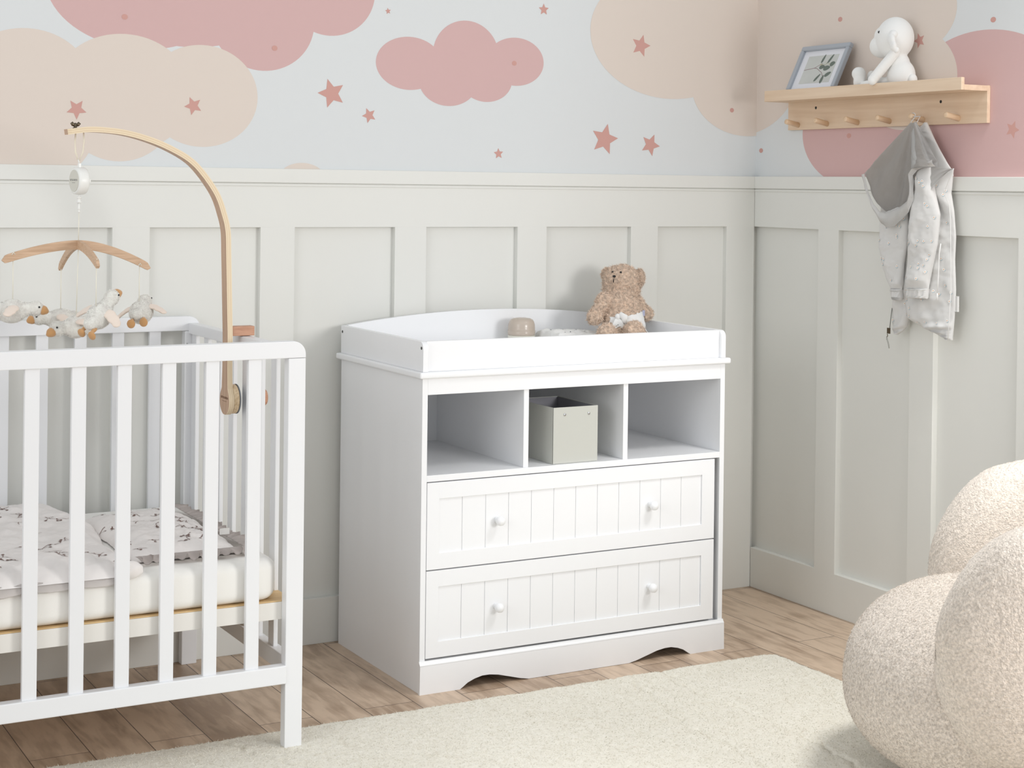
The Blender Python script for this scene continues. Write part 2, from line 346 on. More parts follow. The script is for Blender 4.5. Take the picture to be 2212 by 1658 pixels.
# ------------------------------------------------------------ dresser
def dresser():
    R = empty('changing_dresser', (-1.026, -.29, 0))
    tag(R, 'white changing-table dresser with cubbies over two panelled drawers, between crib and room corner', 'dresser')
    xl, xr, yf, yb = -1.5185, -.5335, -.5686, -.022
    t = .0158
    for a, b in ((xl, xl+t), (xr-t, xr)):
        obj('side_panel', B((a, yf, 0), (b, yb, .8365), .0008), WHITE, R)
    obj('back_panel', B((xl+t, yb-.006, .03), (xr-t, yb, .8365), .0005), WHITE, R)
    bm = bmesh.new(); box(bm, (xl-.0125, yf-.012, .8365), (xr+.0135, yb+.014, .8535), .006, 4); obj('top_board', bm, WHITE, R, smooth=False)
    obj('upper_rail', B((xl+t, yf, .7925), (xr-t, yf+.016, .8365), .0006), WHITE, R)
    obj('shelf_board', B((xl+t, yf, .5612), (xr-t, yb-.006, .5782), .0008), WHITE, R)
    for a in (-1.2065, -.8825):
        obj('divider', B((a, yf+.006, .5782), (a+t, yb-.006, .8365), .0008), WHITE, R)
    obj('bottom_board', B((xl+t, yf+.02, .072), (xr-t, yb-.006, .087), .0005), WHITE, R)
    for z0, z1, p0, p1 in ((.3268, .5585, .3702, .5146), (.0915, .3235, .1340, .2800)):
        a, b = -1.5012, -.5668; px0, px1 = -1.465, -.6105
        d = bmesh.new(); y0 = yf-.0005
        box(d, (a, y0, z0), (px0, y0+.016, z1), .0007); box(d, (px1, y0, z0), (b, y0+.016, z1), .0007)
        box(d, (px0-.0006, y0, z0), (px1+.0006, y0+.016, p0), .0007); box(d, (px0-.0006, y0, p1), (px1+.0006, y0+.016, z1), .0007)
        box(d, (px0-.001, y0+.0085, p0-.001), (px1+.001, y0+.014, p1+.001), 0)
        n = 12; s = (px1-px0)/n
        for k in range(n): box(d, (px0+k*s+.0004, y0+.0045, p0-.001), (px0+(k+1)*s-.0004, y0+.0095, p1+.001), .0009, 1)
        box(d, (a+.006, y0+.016, z0+.015), (b-.006, yb-.03, z0+.025), 0)
        box(d, (a+.006, y0+.016, z0+.015), (a+.018, yb-.03, z1-.03), 0); box(d, (b-.018, y0+.016, z0+.015), (b-.006, yb-.03, z1-.03), 0)
        D = obj('drawer', d, WHITE, R)
        for kx in (-1.2875, -.7885):
            kb = bmesh.new(); zc = (z0+z1)/2
            lathe(kb, [(.009, 0), (.0092, .002), (.0055, .005), (.0052, .009), (.0085, .0115), (.0122, .016), (.0132, .021), (.0118, .027), (.007, .031), (.001, .0325)], (kx, y0+.0045, zc), '-y', 28)
            obj('knob', kb, WHITE, D)
    # plinth
    pts = [(-1.5215, 0), (-1.4015, 0), (-1.392, .006), (-1.378, .0155), (-1.357, .0235), (-1.334, .0285), (-1.312, .0285), (-1.285, .0245), (-1.25, .0150), (-1.215, .0055), (-1.190, .0008)]
    mir = [(-2.053-x, z) for x, z in pts][::-1]
    P = pts+mir+[(-.5325, .076), (-1.5205, .076)]
    bm = bmesh.new(); prism(bm, P, 'y', yf-.0095, yf-.0002)
    prism(bm, [(yf-.0095, .0757), (yf-.0095, .077), (yf-.0085, .0795), (yf-.0055, .083), (yf-.004, .087), (yf-.0002, .087), (yf-.0002, .0757)], 'x', -1.5213, -.5327)
    obj('plinth', bm, WHITE, R)
    # raised tray around the top
    zt = .8537
    for a, b in ((xl, xl+t), (xr-t, xr)):
        y0 = yf-.002; r = .020
        pr_ = [(yb+.004, zt), (yb+.004, .934)]+[(y0+r-r*sin(k*pi/12), .934-r+r*cos(k*pi/12)) for k in range(7)]+[(y0, zt)]
        bm = bmesh.new(); prism(bm, pr_, 'x', a, b, bev=.0008)
        s = obj('tray_side', bm, WHITE, R)
        for hy in (yf+.009, yb-.006):
            hb = bmesh.new(); lathe(hb, [(.0042, 0), (.0042, .0006)], (a+.0001 if a < -1 else b-.0001, hy, .9165), '-x' if a < -1 else 'x', 16)
            obj('screw_hole', hb, BLACK, s)
    obj('tray_front', B((xl+t, yf+.009, zt), (xr-t, yf+.024, .934), .0008), WHITE, R)
    n = 40; arc = [(xl+t, zt)]+[(xl+t+(xr-xl-2*t)*k/n, .9355+.0345*(1-(2*k/n-1)**2)) for k in range(n+1)]+[(xr-t, zt)]
    bm = bmesh.new(); prism(bm, arc, 'y', yb-.012, yb+.003); obj('tray_back', bm, WHITE, R)
dresser()

# ------------------------------------------------------------ things in and on the dresser
def storage_box():
    R = empty('storage_box', (-1.04, -.44, .5785)); tag(R, 'small open grey-green card storage box with silver rivets in the middle cubby', 'box')
    a, b, y0, y1, z0, z1 = -1.1085, -.9640, -.5560, -.335, .5785, .7355
    bm = bmesh.new(); th = .0022
    box(bm, (a+.001, y0+.001, z0), (b-.001, y1, z0+th), .0004)
    box(bm, (a, y0-.001, z0+.001), (b, y0-.001+th, z1), .0007); box(bm, (a, y1-th, z0), (b, y1, z1), .0007)
    box(bm, (a-.0012, y0+.003, z0), (a-.0012+th, y1-.001, z1), .0007); box(bm, (b-th, y0+.002, z0), (b, y1-.001, z1), .0007)
    o = obj('box_body', bm, GREYB, R)
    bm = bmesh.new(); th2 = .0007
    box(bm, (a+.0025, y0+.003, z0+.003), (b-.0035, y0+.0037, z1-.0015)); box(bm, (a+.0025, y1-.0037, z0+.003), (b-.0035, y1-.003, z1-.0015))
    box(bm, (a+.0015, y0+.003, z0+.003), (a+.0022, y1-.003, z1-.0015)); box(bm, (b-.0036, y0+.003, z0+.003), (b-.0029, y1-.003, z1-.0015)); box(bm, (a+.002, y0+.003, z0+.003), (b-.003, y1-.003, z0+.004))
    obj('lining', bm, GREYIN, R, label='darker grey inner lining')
    for x, y, ax in ((a+.036, y0-.001, '-y'), (b-.030, y0-.001, '-y'), (a+.045, y1-.0045, '-y')):
        bm = bmesh.new(); lathe(bm, [(.0042, 0), (.0042, .0006), (.0032, .0017), (.001, .0022)], (x, y, z1-.021), ax, 18); obj('rivet', bm, CHROME, R)
storage_box()
def bottle():
    R = empty('baby_bottle', (-.945, -.10, .8537)); tag(R, 'small bottle with domed cloudy beige cap behind the front rim of the changing top', 'bottle')
    c = (-.957, -.10)
    CAPM = mat('cloudy_cap', (214, 200, 186), .22, trans=.25, spec=.5); BODY = mat('bottle_body', (226, 224, 212), .35)
    bm = bmesh.new(); lathe(bm, [(.036, 0), (.0410, .004), (.0418, .02), (.0418, .038), (.041, .0405)], (*c, .8537), 'z', 48); obj('bottle_body', bm, BODY, R)
    bm = bmesh.new(); lathe(bm, [(.0405, .0407), (.0418, .042), (.0422, .055), (.0412, .0558), (.0412, .064), (.0405, .073), (.0385, .081), (.0345, .0875), (.027, .0915), (.015, .0935), (.001, .0938)], (*c, .8537), 'z', 48); obj('cap', bm, CAPM, R)
bottle()
MUSL = mat('muslin_white', (232, 232, 230), .9, bump=.3, scale=600, bdist=.0006); PRINTD = mat('dark_print', (62, 66, 78), .9)
def muslin():
    def f(u, v):
        x = -.905+.185*u; y = -.225+.15*v
        e = min(u, 1-u, v, 1-v); ee = min(1, e/.10); h = .053*(1-(1-ee)**3)
        return (x+.004*fbm(u*5, v*5, 3), y+.004*fbm(u*4, v*6, 9), .8545+h*(1-.10*u)+.005*fbm(u*6, v*4, 1)*min(1, e*8)+.004*sin(v*18+u*3)*min(1, e*8))
    bm = grid('c', 60, 40, f, None)
    for k in range(16):
        u, v = random.uniform(.2, .8), random.uniform(.2, .8); p = Vector(f(u, v)); q = Vector(f(u+.02, v)); r = Vector(f(u, v+.03))
        n = Vector((0, 0, .0012))+Vector((0, -.0006, 0)); a = random.uniform(0, 6.28)
        d = ((q-p)*cos(a)+(r-p)*sin(a)).normalized()*.004; s = d.cross(Vector((0, 0, 1))).normalized()*.0015
        fv = [bm.verts.new(p+n+x) for x in (-d, -d*.2+s, d, -d*.2-s)]; ff = bm.faces.new(fv); ff.material_index = 1
    tag(obj('muslin_cloth', bm, [MUSL, PRINTD]), 'folded white muslin cloth with tiny dark prints lying beside the teddy bear', 'cloth')
muslin()

BEARM = mat('teddy_plush', (228, 205, 184), .95, var=.16, vscale=110, sheen=.3)
def teddy():
    from mathutils.bvhtree import BVHTree
    R = empty('teddy_bear', (-.66, -.19, .8537)); tag(R, 'curly light-brown teddy bear in a white tied nappy sitting on the changing top', 'teddy bear')
    RT, TC = Vector((.875, -.484, 0)), Vector((-.484, -.875, 0))     # the bear sits turned: its side and front directions
    hc = Vector((-.628, -.150, 1.052))
    body = [((-.667, -.222, .925), (.066, .056, .068), (-18, 0, 0)), ((-.655, -.198, .970), (.060, .050, .052), (-18, 0, 0)), ((-.646, -.178, 1.005), (.043, .038, .034)),
            (hc, (.0590, .056, .0545), (-10, 0, -8)), (hc+TC*.022+Vector((-.012, 0, .006)), (.034, .030, .030)), (hc+Vector((0, 0, -.020)), (.060, .054, .036)),
            ((-.712, -.178, .998), (.022, .024, .030), (0, 38, 0)), ((-.735, -.195, .974), (.020, .022, .034), (0, 36, 0)), ((-.760, -.208, .953), (.0235, .025, .027), (0, 20, 0)),
            ((-.600, -.176, 1.000), (.021, .022, .030), (0, -35, 0)), ((-.580, -.184, .976), (.0195, .021, .034), (0, -28, 0)), ((-.5625, -.190, .955), (.0215, .024, .022), (0, -20, 0)),
            ((-.725, -.262, .892), (.036, .044, .036), (0, 0, 40)), ((-.765, -.292, .893), (.034, .034, .037), (0, 0, 40)), ((-.789, -.318, .8985), (.033, .026, .043), (0, 0, 20)),
            ((-.668, -.278, .893), (.038, .048, .037), (0, 0, 20)), ((-.688, -.312, .900), (.036, .034, .043), (0, 0, 20)), ((-.697, -.334, .902), (.034, .022, .046), (0, 0, 20))]
    me = blobmesh(body, .0035, 5); me.materials.append(BEARM)
    for v in me.vertices: v.co += v.normal*(.0042*noise.noise(v.co*130)+.0030*noise.noise(v.co*75))
    tree = BVHTree.FromPolygons([v.co.copy() for v in me.vertices], [list(p.vertices) for p in me.polygons])
    feet = [Vector((-.796, -.326, .898)), Vector((-.699, -.342, .902))]
    def covered(p):
        if p.x < -.70 and p.z > .955: return False
        top = .9625+.010*((p-Vector((-.665, -.2, 0))).dot(RT)/.06)**2-.004
        if p.z > top or p.z < .857: return False
        if p.x > -.592 and p.z > .925: return False
        if p.x < -.727 and p.z > .925: return False
        return all((p-f).length > .064 for f in feet) and p.x > -.765
    # nappy: cloth following the body, a few millimetres proud of the fur
    bm = bmesh.new(); bm.from_mesh(me); bm.normal_update()
    for v in bm.verts: v.index = v.index
    nm = {v: v.normal.copy() for v in bm.verts}
    bmesh.ops.delete(bm, geom=[v for v in bm.verts if not covered(v.co)], context='VERTS')
    for v in bm.verts: v.co += nm[v]*(.0062+.0010*sin(v.co.z*420+v.co.x*60))
    for _ in range(6): bmesh.ops.smooth_vert(bm, verts=bm.verts[:], factor=.5, use_axis_x=True, use_axis_y=True, use_axis_z=True)
    for f in bm.faces: f.smooth = True; f.material_index = 0
    for v in bm.verts:
        if v.is_boundary: v.co -= nm[v]*.001
    bmesh.ops.solidify(bm, geom=bm.faces[:], thickness=.0016)
    nap = obj('nappy', bm, MUSL, R, label='white muslin nappy wrapped round the hips')
    def mask(P): return np.array([not covered(Vector(q)) for q in P.tolist()])
    me = add_fur(me, 38000, .0105, .00065, curl=2.2, seed=4, segs=5, lie=.75, mask=mask)
    obj('body', me, BEARM, R)
    for off, r, rot in ((RT*.056+TC*(-.002)+Vector((0, 0, .014)), (.013, .024, .028), -12), (RT*-.043-TC*.034+Vector((0, 0, .022)), (.018, .012, .020), -20)):
        e = blobmesh([(hc+off, r, (0, 0, rot))], .003, 2); e.materials.append(BEARM)
        obj('ear', add_fur(e, 3600, .0095, .00065, curl=2.2, seed=8, segs=5, lie=.75), BEARM, R)
    def surf(l, z, out=.004):
        o = hc+RT*l+Vector((0, 0, z)); h = tree.ray_cast(o+TC*.3, -TC)
        return h[0]+TC*out
    def ball(p, r):
        bm = bmesh.new(); t = bmesh.new(); bmesh.ops.create_uvsphere(t, u_segments=16, v_segments=10, radius=1)
        merge(bm, t, 0, Matrix.Translation(p) @ Matrix.Rotation(-.5, 4, 'Z') @ Matrix.Diagonal((*r, 1))); return bm
    obj('nose', ball(surf(-.027, .022, .006), (.0054, .0045, .0036)), BLACK, R, smooth=True)
    bm = bmesh.new(); tube(bm, [surf(-.0285, .013, .006), surf(-.0295, .008, .0065), surf(-.0295, .003, .006)], .0016, 6); obj('mouth', bm, BLACK, R)
    for l in (-.031, -.006): obj('eye', ball(surf(l, .034, .006), (.0034, .0034, .0034)), BLACK, R, smooth=True)
    K = tree.ray_cast(Vector((-.665, -.222, .955))-RT*.022+TC*.3, -TC)[0]+TC*.010
    dn = Vector((0, 0, -1))
    bm = ball(K, (.0095, .009, .010))
    def p(l, c, d): return K+RT*l+TC*c+dn*d
    tube(bm, [p(0, 0, 0), p(.009, .006, -.006), p(.019, .008, .000), p(.019, .009, .014), p(.008, .006, .012)], [.004, .010, .012, .010, .004], 14, flat=.45, up=TC)
    tube(bm, [p(0, 0, 0), p(-.005, .008, .014), p(-.010, .014, .034), p(-.010, .016, .062)], [.004, .008, .012, .014], 14, flat=.3, up=TC)
    tube(bm, [p(0, 0, 0), p(.005, .008, .014), p(.009, .014, .034), p(.013, .016, .062)], [.004, .009, .013, .015], 14, flat=.3, up=TC)
    obj('bow', bm, MUSL, nap, smooth=True)
    bm = bmesh.new(); q = [p(.0, .016, .022), p(-.006, .021, .036), p(-.012, .0225, .050)]
    tube(bm, q, .0011, 6); tube(bm, [p(-.008, .0215, .040), p(-.002, .0215, .040)], .0016, 6)
    obj('twig_print', bm, mat('sage_print', (120, 122, 112), .9), nap)
    c = surf(.0, 0); c = tree.ray_cast(Vector((-.665, -.222, .958))+RT*.058+TC*.3, -TC)[0] or Vector((-.61, -.24, .958))
    bm = bmesh.new(); box(bm, c+Vector((-.004, -.012, -.008)), c+Vector((.006, -.0108, .010)), .0003)
    obj('care_tag', bm, mat('tag_lilac', (180, 182, 205), .8), R, label='pale lilac fabric tag')
teddy()

# ------------------------------------------------------------ crib
def crib():
    R = empty('crib', (-2.57, -.41, 0)); tag(R, 'white slatted wooden baby crib standing against the panelled wall', 'crib')
    X0, X1 = -3.20, -1.9515; yf, yb = -.8229, -.0015; zt0, zt1 = .9345, .9745; L = .0435; D = .0295
    def leg(x0, x1, y0, y1, z0, z1): obj('leg', B((x0, y0, z0), (x1, y1, z1), .0022, 2), CRIBW, R)
    leg(X1-L, X1, yf, yf+D, .004, zt0-.0006); leg(X0, X0+L, yf, yf+D, .004, zt0-.0006)
    leg(X1-L, X1, yb-D, yb, 0, zt0-.0006); leg(X0, X0+L, yb-D, yb, 0, zt0-.0006)
    for y0, y1 in ((yf, yf+D), (yb-D, yb)):
        r = .032; pr_ = [(X1, zt0)]+[(X1-r+r*cos(k*pi/16), zt1-r+r*sin(k*pi/16)) for k in range(9)]+[(X0+r-r*sin(k*pi/16), zt1-r+r*cos(k*pi/16)) for k in range(9)]+[(X0, zt0)]
        bm = bmesh.new(); prism(bm, pr_, 'y', y0-.0005, y1+.0005, bev=.0018); obj('top_rail', bm, CRIBW, R)
    obj('bottom_rail', B((X0+L-.002, yf-.0045, .1625), (X1-L+.0012, yf+D-.006, .2055), .003, 3), CRIBW, R)
    obj('bottom_rail', B((X0+L-.001, yb-D+.004, .1625), (X1-L+.001, yb-.003, .2055), .003, 3), CRIBW, R)
    for k in range(-7, 6):
        if -2.6086+.1031*k > X1-L-.03 or -2.6086+.1031*k < X0+L: continue
        x = -2.6086+.1031*k
        for y in (yf+.005, yb-.020):
            obj('spindle', B((x, y, .2045), (x+.0325, y+.0135, .9355), .0016, 2), CRIBW, R)
    for xa in (X1-L+.010, X0+.004):
        obj('end_rail', B((xa, yf+D-.001, .9265), (xa+.0275, yb-D+.001, .9560), .0022), CRIBW, R)
        obj('end_rail', B((xa, yf+D-.001, .1745), (xa+.0275, yb-D+.001, .2165), .0022), CRIBW, R)
        for k in range(7):
            y = -.6945+.1035*k
            if y+.04 > yb-D: continue
            obj('spindle', B((xa+.008, y, .2155), (xa+.0195, y+.037, .9275), .0025, 2), CRIBW, R)
    # bed base
    bm = bmesh.new()
    BR = mat('base_rail_white', (234, 231, 225), .6)
    obj('base_side_rail', B((X0+L, yf+D+.001, .3085), (X1-.012, yf+D+.021, .3500), .001), BR, R)
    obj('base_side_rail', B((X0+L, yb-D-.021, .3085), (X1-.012, yb-D-.001, .3500), .001), BR, R)
    obj('base_board', B((X0+L+.005, yf+D+.0025, .3502), (X1-.014, yb-D-.0025, .3532), .0005), PINE, R, label='bare pine board under the mattress')
    for z, y in ((.895, -.055),):
        bm = bmesh.new(); lathe(bm, [(.0075, 0), (.0075, .002), (.006, .003)], (X1-L-.0005, y+.0, z), '-x', 20); obj('bolt', bm, CHROME, R)
crib()
SHEET = mat('mattress_sheet', (244, 242, 237), .9, bump=.35, scale=700, bdist=.0006, sheen=.1)
def mattress():
    a, b, y0, y1, z0, z1 = -3.15, -1.9975, -.7915, -.035, .3534, .4525
    bm = bmesh.new(); t = bmesh.new(); bmesh.ops.create_cube(t, size=1)
    for v in t.verts: v.co = Vector([(p0+(v.co[i]+.5)*(p1-p0)) for i, (p0, p1) in enumerate(((a, b), (y0, y1), (z0, z1)))])
    vert = [e for e in t.edges if abs(e.verts[0].co.z-e.verts[1].co.z) > .01]
    bmesh.ops.bevel(t, geom=vert, offset=.05, segments=8, profile=.5, affect='EDGES')
    hz = [e for e in t.edges if len(e.link_faces) == 2 and e.calc_face_angle(0) > .9]
    bmesh.ops.bevel(t, geom=hz, offset=.026, segments=6, profile=.5, affect='EDGES')
    for f in t.faces: f.smooth = True
    bmesh.ops.triangulate(t, faces=[f for f in t.faces if len(f.verts) > 4])
    merge(bm, t)
    # elasticated hem
    tag(obj('mattress', bm, SHEET, smooth=True), 'crib mattress in a fitted cream-white sheet inside the slatted crib', 'mattress')
mattress()
COTTON = mat('cotton_print_fabric', (236, 231, 228), .9, bump=.25, scale=500, bdist=.0006, var=.03, vscale=9)
TWIG = mat('twig_print', (124, 98, 90), .9)
def twigs(bm, f, n, seed, size=.045, mi=1, off=.0014):
    """printed cotton-twig sprigs lying on the cloth"""
    rg = random.Random(seed)
    def ribbon(pts, wd):
        P = [Vector(f(*p)) for p in pts]
        vs = []
        for i, p in enumerate(P):
            d = (P[min(i+1, len(P)-1)]-P[max(i-1, 0)]); s = d.cross(Vector((0, 0, 1)))
            if s.length < 1e-9: return
            s = s.normalized()*wd*(1-.6*i/len(P)); vs.append((bm.verts.new(p+s+Vector((0, 0, off))), bm.verts.new(p-s+Vector((0, 0, off)))))
        for a, b in zip(vs, vs[1:]):
            ff = bm.faces.new((a[0], a[1], b[1], b[0])); ff.material_index = mi
    for _ in range(n):
        u, v = rg.uniform(.04, .94), rg.uniform(.05, .93); a = rg.uniform(0, 6.28)
        su, sv = f.su, f.sv
        pts = []; x, y = u, v; aa = a
        for i in range(7):
            pts.append((min(max(x, .005), .995), min(max(y, .005), .995))); aa += rg.uniform(-.35, .45); x += cos(aa)*size/6/su; y += sin(aa)*size/6/sv
        ribbon(pts, .0010)
        for q in range(rg.randint(1, 3)):
            i = rg.randint(1, 5); b0 = aa+rg.choice((-1, 1))*rg.uniform(.6, 1.2); p = pts[i]
            e = [(min(max(p[0]+cos(b0+.2*j)*j*size/10/su, .005), .995), min(max(p[1]+sin(b0+.2*j)*j*size/10/sv, .005), .995)) for j in range(4)]
            ribbon(e, .0010)
            if rg.random() < .75:
                p = e[-1]; l = size/7
                ribbon([(min(max(p[0]+cos(b0)*l*t/su, .005), .995), min(max(p[1]+sin(b0)*l*t/sv, .005), .995)) for t in (0, .5, 1)], .0040)
def quilt():
    def f(u, v):
        x = -3.05+.725*u-.012*(1-cos(v*9))*u+.012*fbm(v*3, 0, 4)*u
        if u > .9: x -= .02*((u-.9)/.1)*(abs(v-.5)*2)**6*3
        y = -.8015+.7615*v
        e = min(1-u, 1)*.725; ev = min(v*.772, (1-v)*.772)
        rise = min(1, (e/.035))**.5*min(1, (ev/.03))**.5
        z = .4545+.030*rise+rise*(.008*fbm(x*7, y*5, 2)+.006*fbm(x*20, y*14, 7)+.010*max(0, v-.6)*2)
        if v < .10: z -= .014*((.10-v)/.10)**1.6
        z += .0028*sin(x*90+3*fbm(x*8, 1, 1))*max(0, 1-abs(v-.06)/.06)
        return (x, y, max(z, .4515 if v < .1 else .4538))
    f.su, f.sv = .725, .772
    bm = grid('q', 170, 150, f, None)
    twigs(bm, f, 105, 5)
    # lower layer of the folded front edge
    def g(u, v):
        x = -3.05+.675*u; a = v*pi
        return (x+.006*sin(v*3), -.7955-.0080*v**.7-.0010*fbm(x*9, 2, 5), .4565-.022*v+.0035*fbm(x*16, v*2, 5)+.002*sin(x*60))
    t = grid('q', 150, 8, g, None, thick=.003); merge(bm, t, 0)
    # gathered corner roll
    def h(u, v):
        a = 2*pi*v; r = .021*sin(pi*min(1, max(0, .06+.88*u)))**.5
        r *= 1+.05*sin(a*5+u*9)
        return (-2.395+.062*u, -.7865-.001*u+r*cos(a)*.75, .4645-.004*u+r*sin(a))
    t = grid('q', 26, 26, h, None); merge(bm, t, 0)
    tag(obj('baby_quilt', bm, [COTTON, TWIG]), 'pale grey baby quilt with brown twig print over the left part of the mattress', 'quilt')
quilt()
def pillow():
    R = empty('pillow', (-2.19, -.45, .4545)); tag(R, 'flat pale grey ruffled pillow with brown twig print at the right end of the mattress', 'pillow')
    def f(u, v):
        x = -2.325+.265*u; y = -.70+.53*v
        eu, ev = min(u, 1-u)*2, min(v, 1-v)*2
        h = (1-(1-eu)**3)**.6*(1-(1-ev)**4)**.6
        x += .008*fbm(v*5, u*3, 8); y += .006*fbm(u*6, v, 2)
        return (x, y, .4565+.034*h+h*(.006*fbm(x*16, y*11, 2)+.006*fbm(x*35, y*28, 5)*(.3+.7*u))+.004*sin(v*60+u*9)*max(0, u-.72)*3*h)
    f.su, f.sv = .265, .53
    bm = grid('p', 90, 140, f, None)
    def under(u, v): x, y, z = f(u, v); return (x, y, .4545)
    merge(bm, grid('p', 20, 20, under, None), 0)
    twigs(bm, f, 40, 11, .036)
    obj('cover', bm, [COTTON, TWIG], R)
    RUF = mat('ruffle_fabric', (224, 216, 212), .9, bump=.2, scale=500, bdist=.0006)
    def path(s):  # front edge then right edge then back edge
        L1, L2, L3 = .265, .53, .03
        s = s*(L1+L2+L3)
        if s < L1: return Vector((-2.325+s, -.700, 0)), Vector((0, -1, 0))
        if s < L1+L2: return Vector((-2.06, -.70+(s-L1), 0)), Vector((1, 0, 0))
        return Vector((-2.06-(s-L1-L2), -.17, 0)), Vector((0, 1, 0))
    def r(u, v):
        p, n = path(u); s = u*.995
        t = Vector((-n.y, n.x, 0)); ph = s*(.825)*2*pi/.027+1.4*fbm(s*9, 0, 3)
        am = v*(.75+.5*fbm(s*14, 0, 6))
        n2 = n
        q = p+n2*(.045*v*(.85+.2*fbm(s*7, 3, 3)))+t*(.0065*am*cos(ph))
        return (q.x, q.y, .4670+.0120*am*sin(ph)+.004*(1-v)+.008*v*(1-v))
    obj('ruffle', grid('r', 900, 9, r, None, thick=.0012), RUF, R, label='pinkish grey gathered ruffle along the edges')
    obj('care_tag', B((-2.075, -.575, .4755), (-2.050, -.572, .4905), .0006), mat('white_tag', (238, 236, 232), .8), R)
pillow()

# ------------------------------------------------------------ baby mobile
def mobile():
    R = empty('mobile_holder', (-2.0, -.455, .797)); tag(R, 'tall bent-plywood mobile arm clamped to the end of the crib, arching over it', 'mobile holder')
    outer = [(-2.4364, 1.4742), (-2.4194, 1.4768), (-2.3875, 1.4812), (-2.3515, 1.4815), (-2.2971, 1.4765), (-2.2418, 1.4638), (-2.1857, 1.4435), (-2.1287, 1.4133), (-2.0901, 1.377), (-2.051, 1.3218), (-2.031, 1.2698), (-2.0207, 1.2251), (-2.018, 1.1579), (-2.0135, 1.0083), (-2.012, .9485), (-2.012, .87), (-2.012, .80), (-2.012, .7565)]
    # resample smooth
    P = [Vector((a, 0, b)) for a, b in outer]; Q = []
    for i in range(len(P)-1):
        p0, p1, p2, p3 = P[max(i-1, 0)], P[i], P[i+1], P[min(i+2, len(P)-1)]
        for k in range(8):
            t = k/8; Q.append(.5*((2*p1)+(p2-p0)*t+(2*p0-5*p1+4*p2-p3)*t*t+(3*p1-p0-3*p2+p3)*t**3))
    Q.append(P[-1]); th = .0135; yc = -.455; bm = bmesh.new(); rings = []
    for i, q in enumerate(Q):
        d = (Q[min(i+1, len(Q)-1)]-Q[max(i-1, 0)]).normalized(); n = Vector((-d.z, 0, d.x)) # perpendicular in xz
        inn = n if (n.dot(Vector((-2.3, 0, 1.0))-q) > 0) else -n
        w_ = .0195
        zz = q.z
        if zz < .875 and q.x > -2.05:
            c = .792; r = .0365; s = max(0, 1-((zz-c)/r)**2)**.5*r if abs(zz-c) < r else 0
            bl = max(0, min(1, (.875-zz)/.06)); w_ = max(s, .0195 if zz > c else .001) if bl > .9 else max(s, .0195+.004*bl)
        if i < 6: w_ *= (.86+.028*i) 
        a, b = q, q+inn*th
        rings.append([Vector((a.x, yc-w_, a.z)), Vector((a.x, yc+w_, a.z)), Vector((b.x, yc+w_, b.z)), Vector((b.x, yc-w_, b.z))])
    V = [[bm.verts.new(p) for p in r] for r in rings]
    NP = 5
    def sub(r):
        p = [v.co for v in r]; o = [r[0], r[1]]
        o += [bm.verts.new(p[1].lerp(p[2], j/NP)) for j in range(1, NP)]+[r[2], r[3]]+[bm.verts.new(p[3].lerp(p[0], j/NP)) for j in range(1, NP)]
        return o
    V = [sub(r) for r in V]; n = len(V[0])
    for a, b in zip(V, V[1:]):
        for k in range(n):
            f = bm.faces.new((a[k], a[(k+1) % n], b[(k+1) % n], b[k]))
            f.material_index = 0 if k in (0, NP+1) else (1 if (k-1 if k <= NP else k-NP-2) % 2 == 0 else 2)
    bm.faces.new(V[0]); bm.faces.new(V[-1][::-1])
    bmesh.ops.recalc_face_normals(bm, faces=bm.faces[:])
    PLYA = mat('ply_light_layer', (232, 214, 184), .5); PLYB = mat('ply_mid_layer', (222, 200, 168), .5)
    obj('arm', bm, [VENEER, PLYA, PLYB], R)
    bm = bmesh.new(); lathe(bm, [(.036, 0), (.0375, .002), (.0375, .013), (.036, .0148)], (-2.0116, yc, .795), 'x', 48); obj('clamp_disc', bm, PLY, R)
    bm = bmesh.new(); lathe(bm, [(.038, 0), (.038, .0028)], (-1.9966, yc, .795), 'x', 48); obj('rubber_pad', bm, mat('grey_rubber', (120, 124, 130), .7), R)
    obj('clamp_block', B((-2.011, -.470, .9575), (-1.952, -.440, .9815), .0012), BLOCKW, R, label='reddish wooden block resting on the end rail')
    bm = bmesh.new(); lathe(bm, [(.008, 0), (.008, .012), (.020, .013), (.023, .018), (.023, .026), (.019, .031), (.002, .033)], (-1.9588, -.49, .80), 'x', 32); obj('clamp_knob', bm, BLOCKW, R)
    # wing nut on the tip
    bm = bmesh.new(); lathe(bm, [(.0065, 0), (.0065, .002), (.0035, .003), (.0045, .010), (.002, .014)], (-2.413, yc, 1.4765), 'z', 16)
    for s in (-1, 1): tube(bm, [(-2.413, yc, 1.482), (-2.413+s*.006, yc-.001, 1.486), (-2.413+s*.010, yc-.002, 1.491)], [.002, .0045, .0040], 10, flat=.45, up=(0, 1, 0))
    obj('wing_nut', bm, BRONZE, R, smooth=True)
    M = Matrix(((0, 0, -1, -2.0258), (-1, 0, 0, yc), (0, 1, 0, .797), (0, 0, 0, 1)))
    text('brand_print', 'LITTLE DUTCH', .0078, M, mat('engraved_brown', (120, 88, 66), .8), R)
    text('brand_print', '~ ~~~ ~~~ ~', .006, Matrix.Translation((0, 0, -.008)) @ M, bpy.data.materials['engraved_brown'], R)
    # music box
    K = empty('music_box', (-2.402, yc, 1.36)); tag(K, 'round white wind-up music box hanging from the mobile arm', 'music box')
    PW = mat('white_plastic', (238, 238, 234), .35); PF = mat('cream_disc_face', (212, 210, 200), .5); CORD = mat('cream_cord', (232, 224, 206), .8)
    z0 = 1.349; T = Matrix.Translation((-2.402, yc, z0)) @ Matrix.Rotation(radians(-80), 4, 'Z')
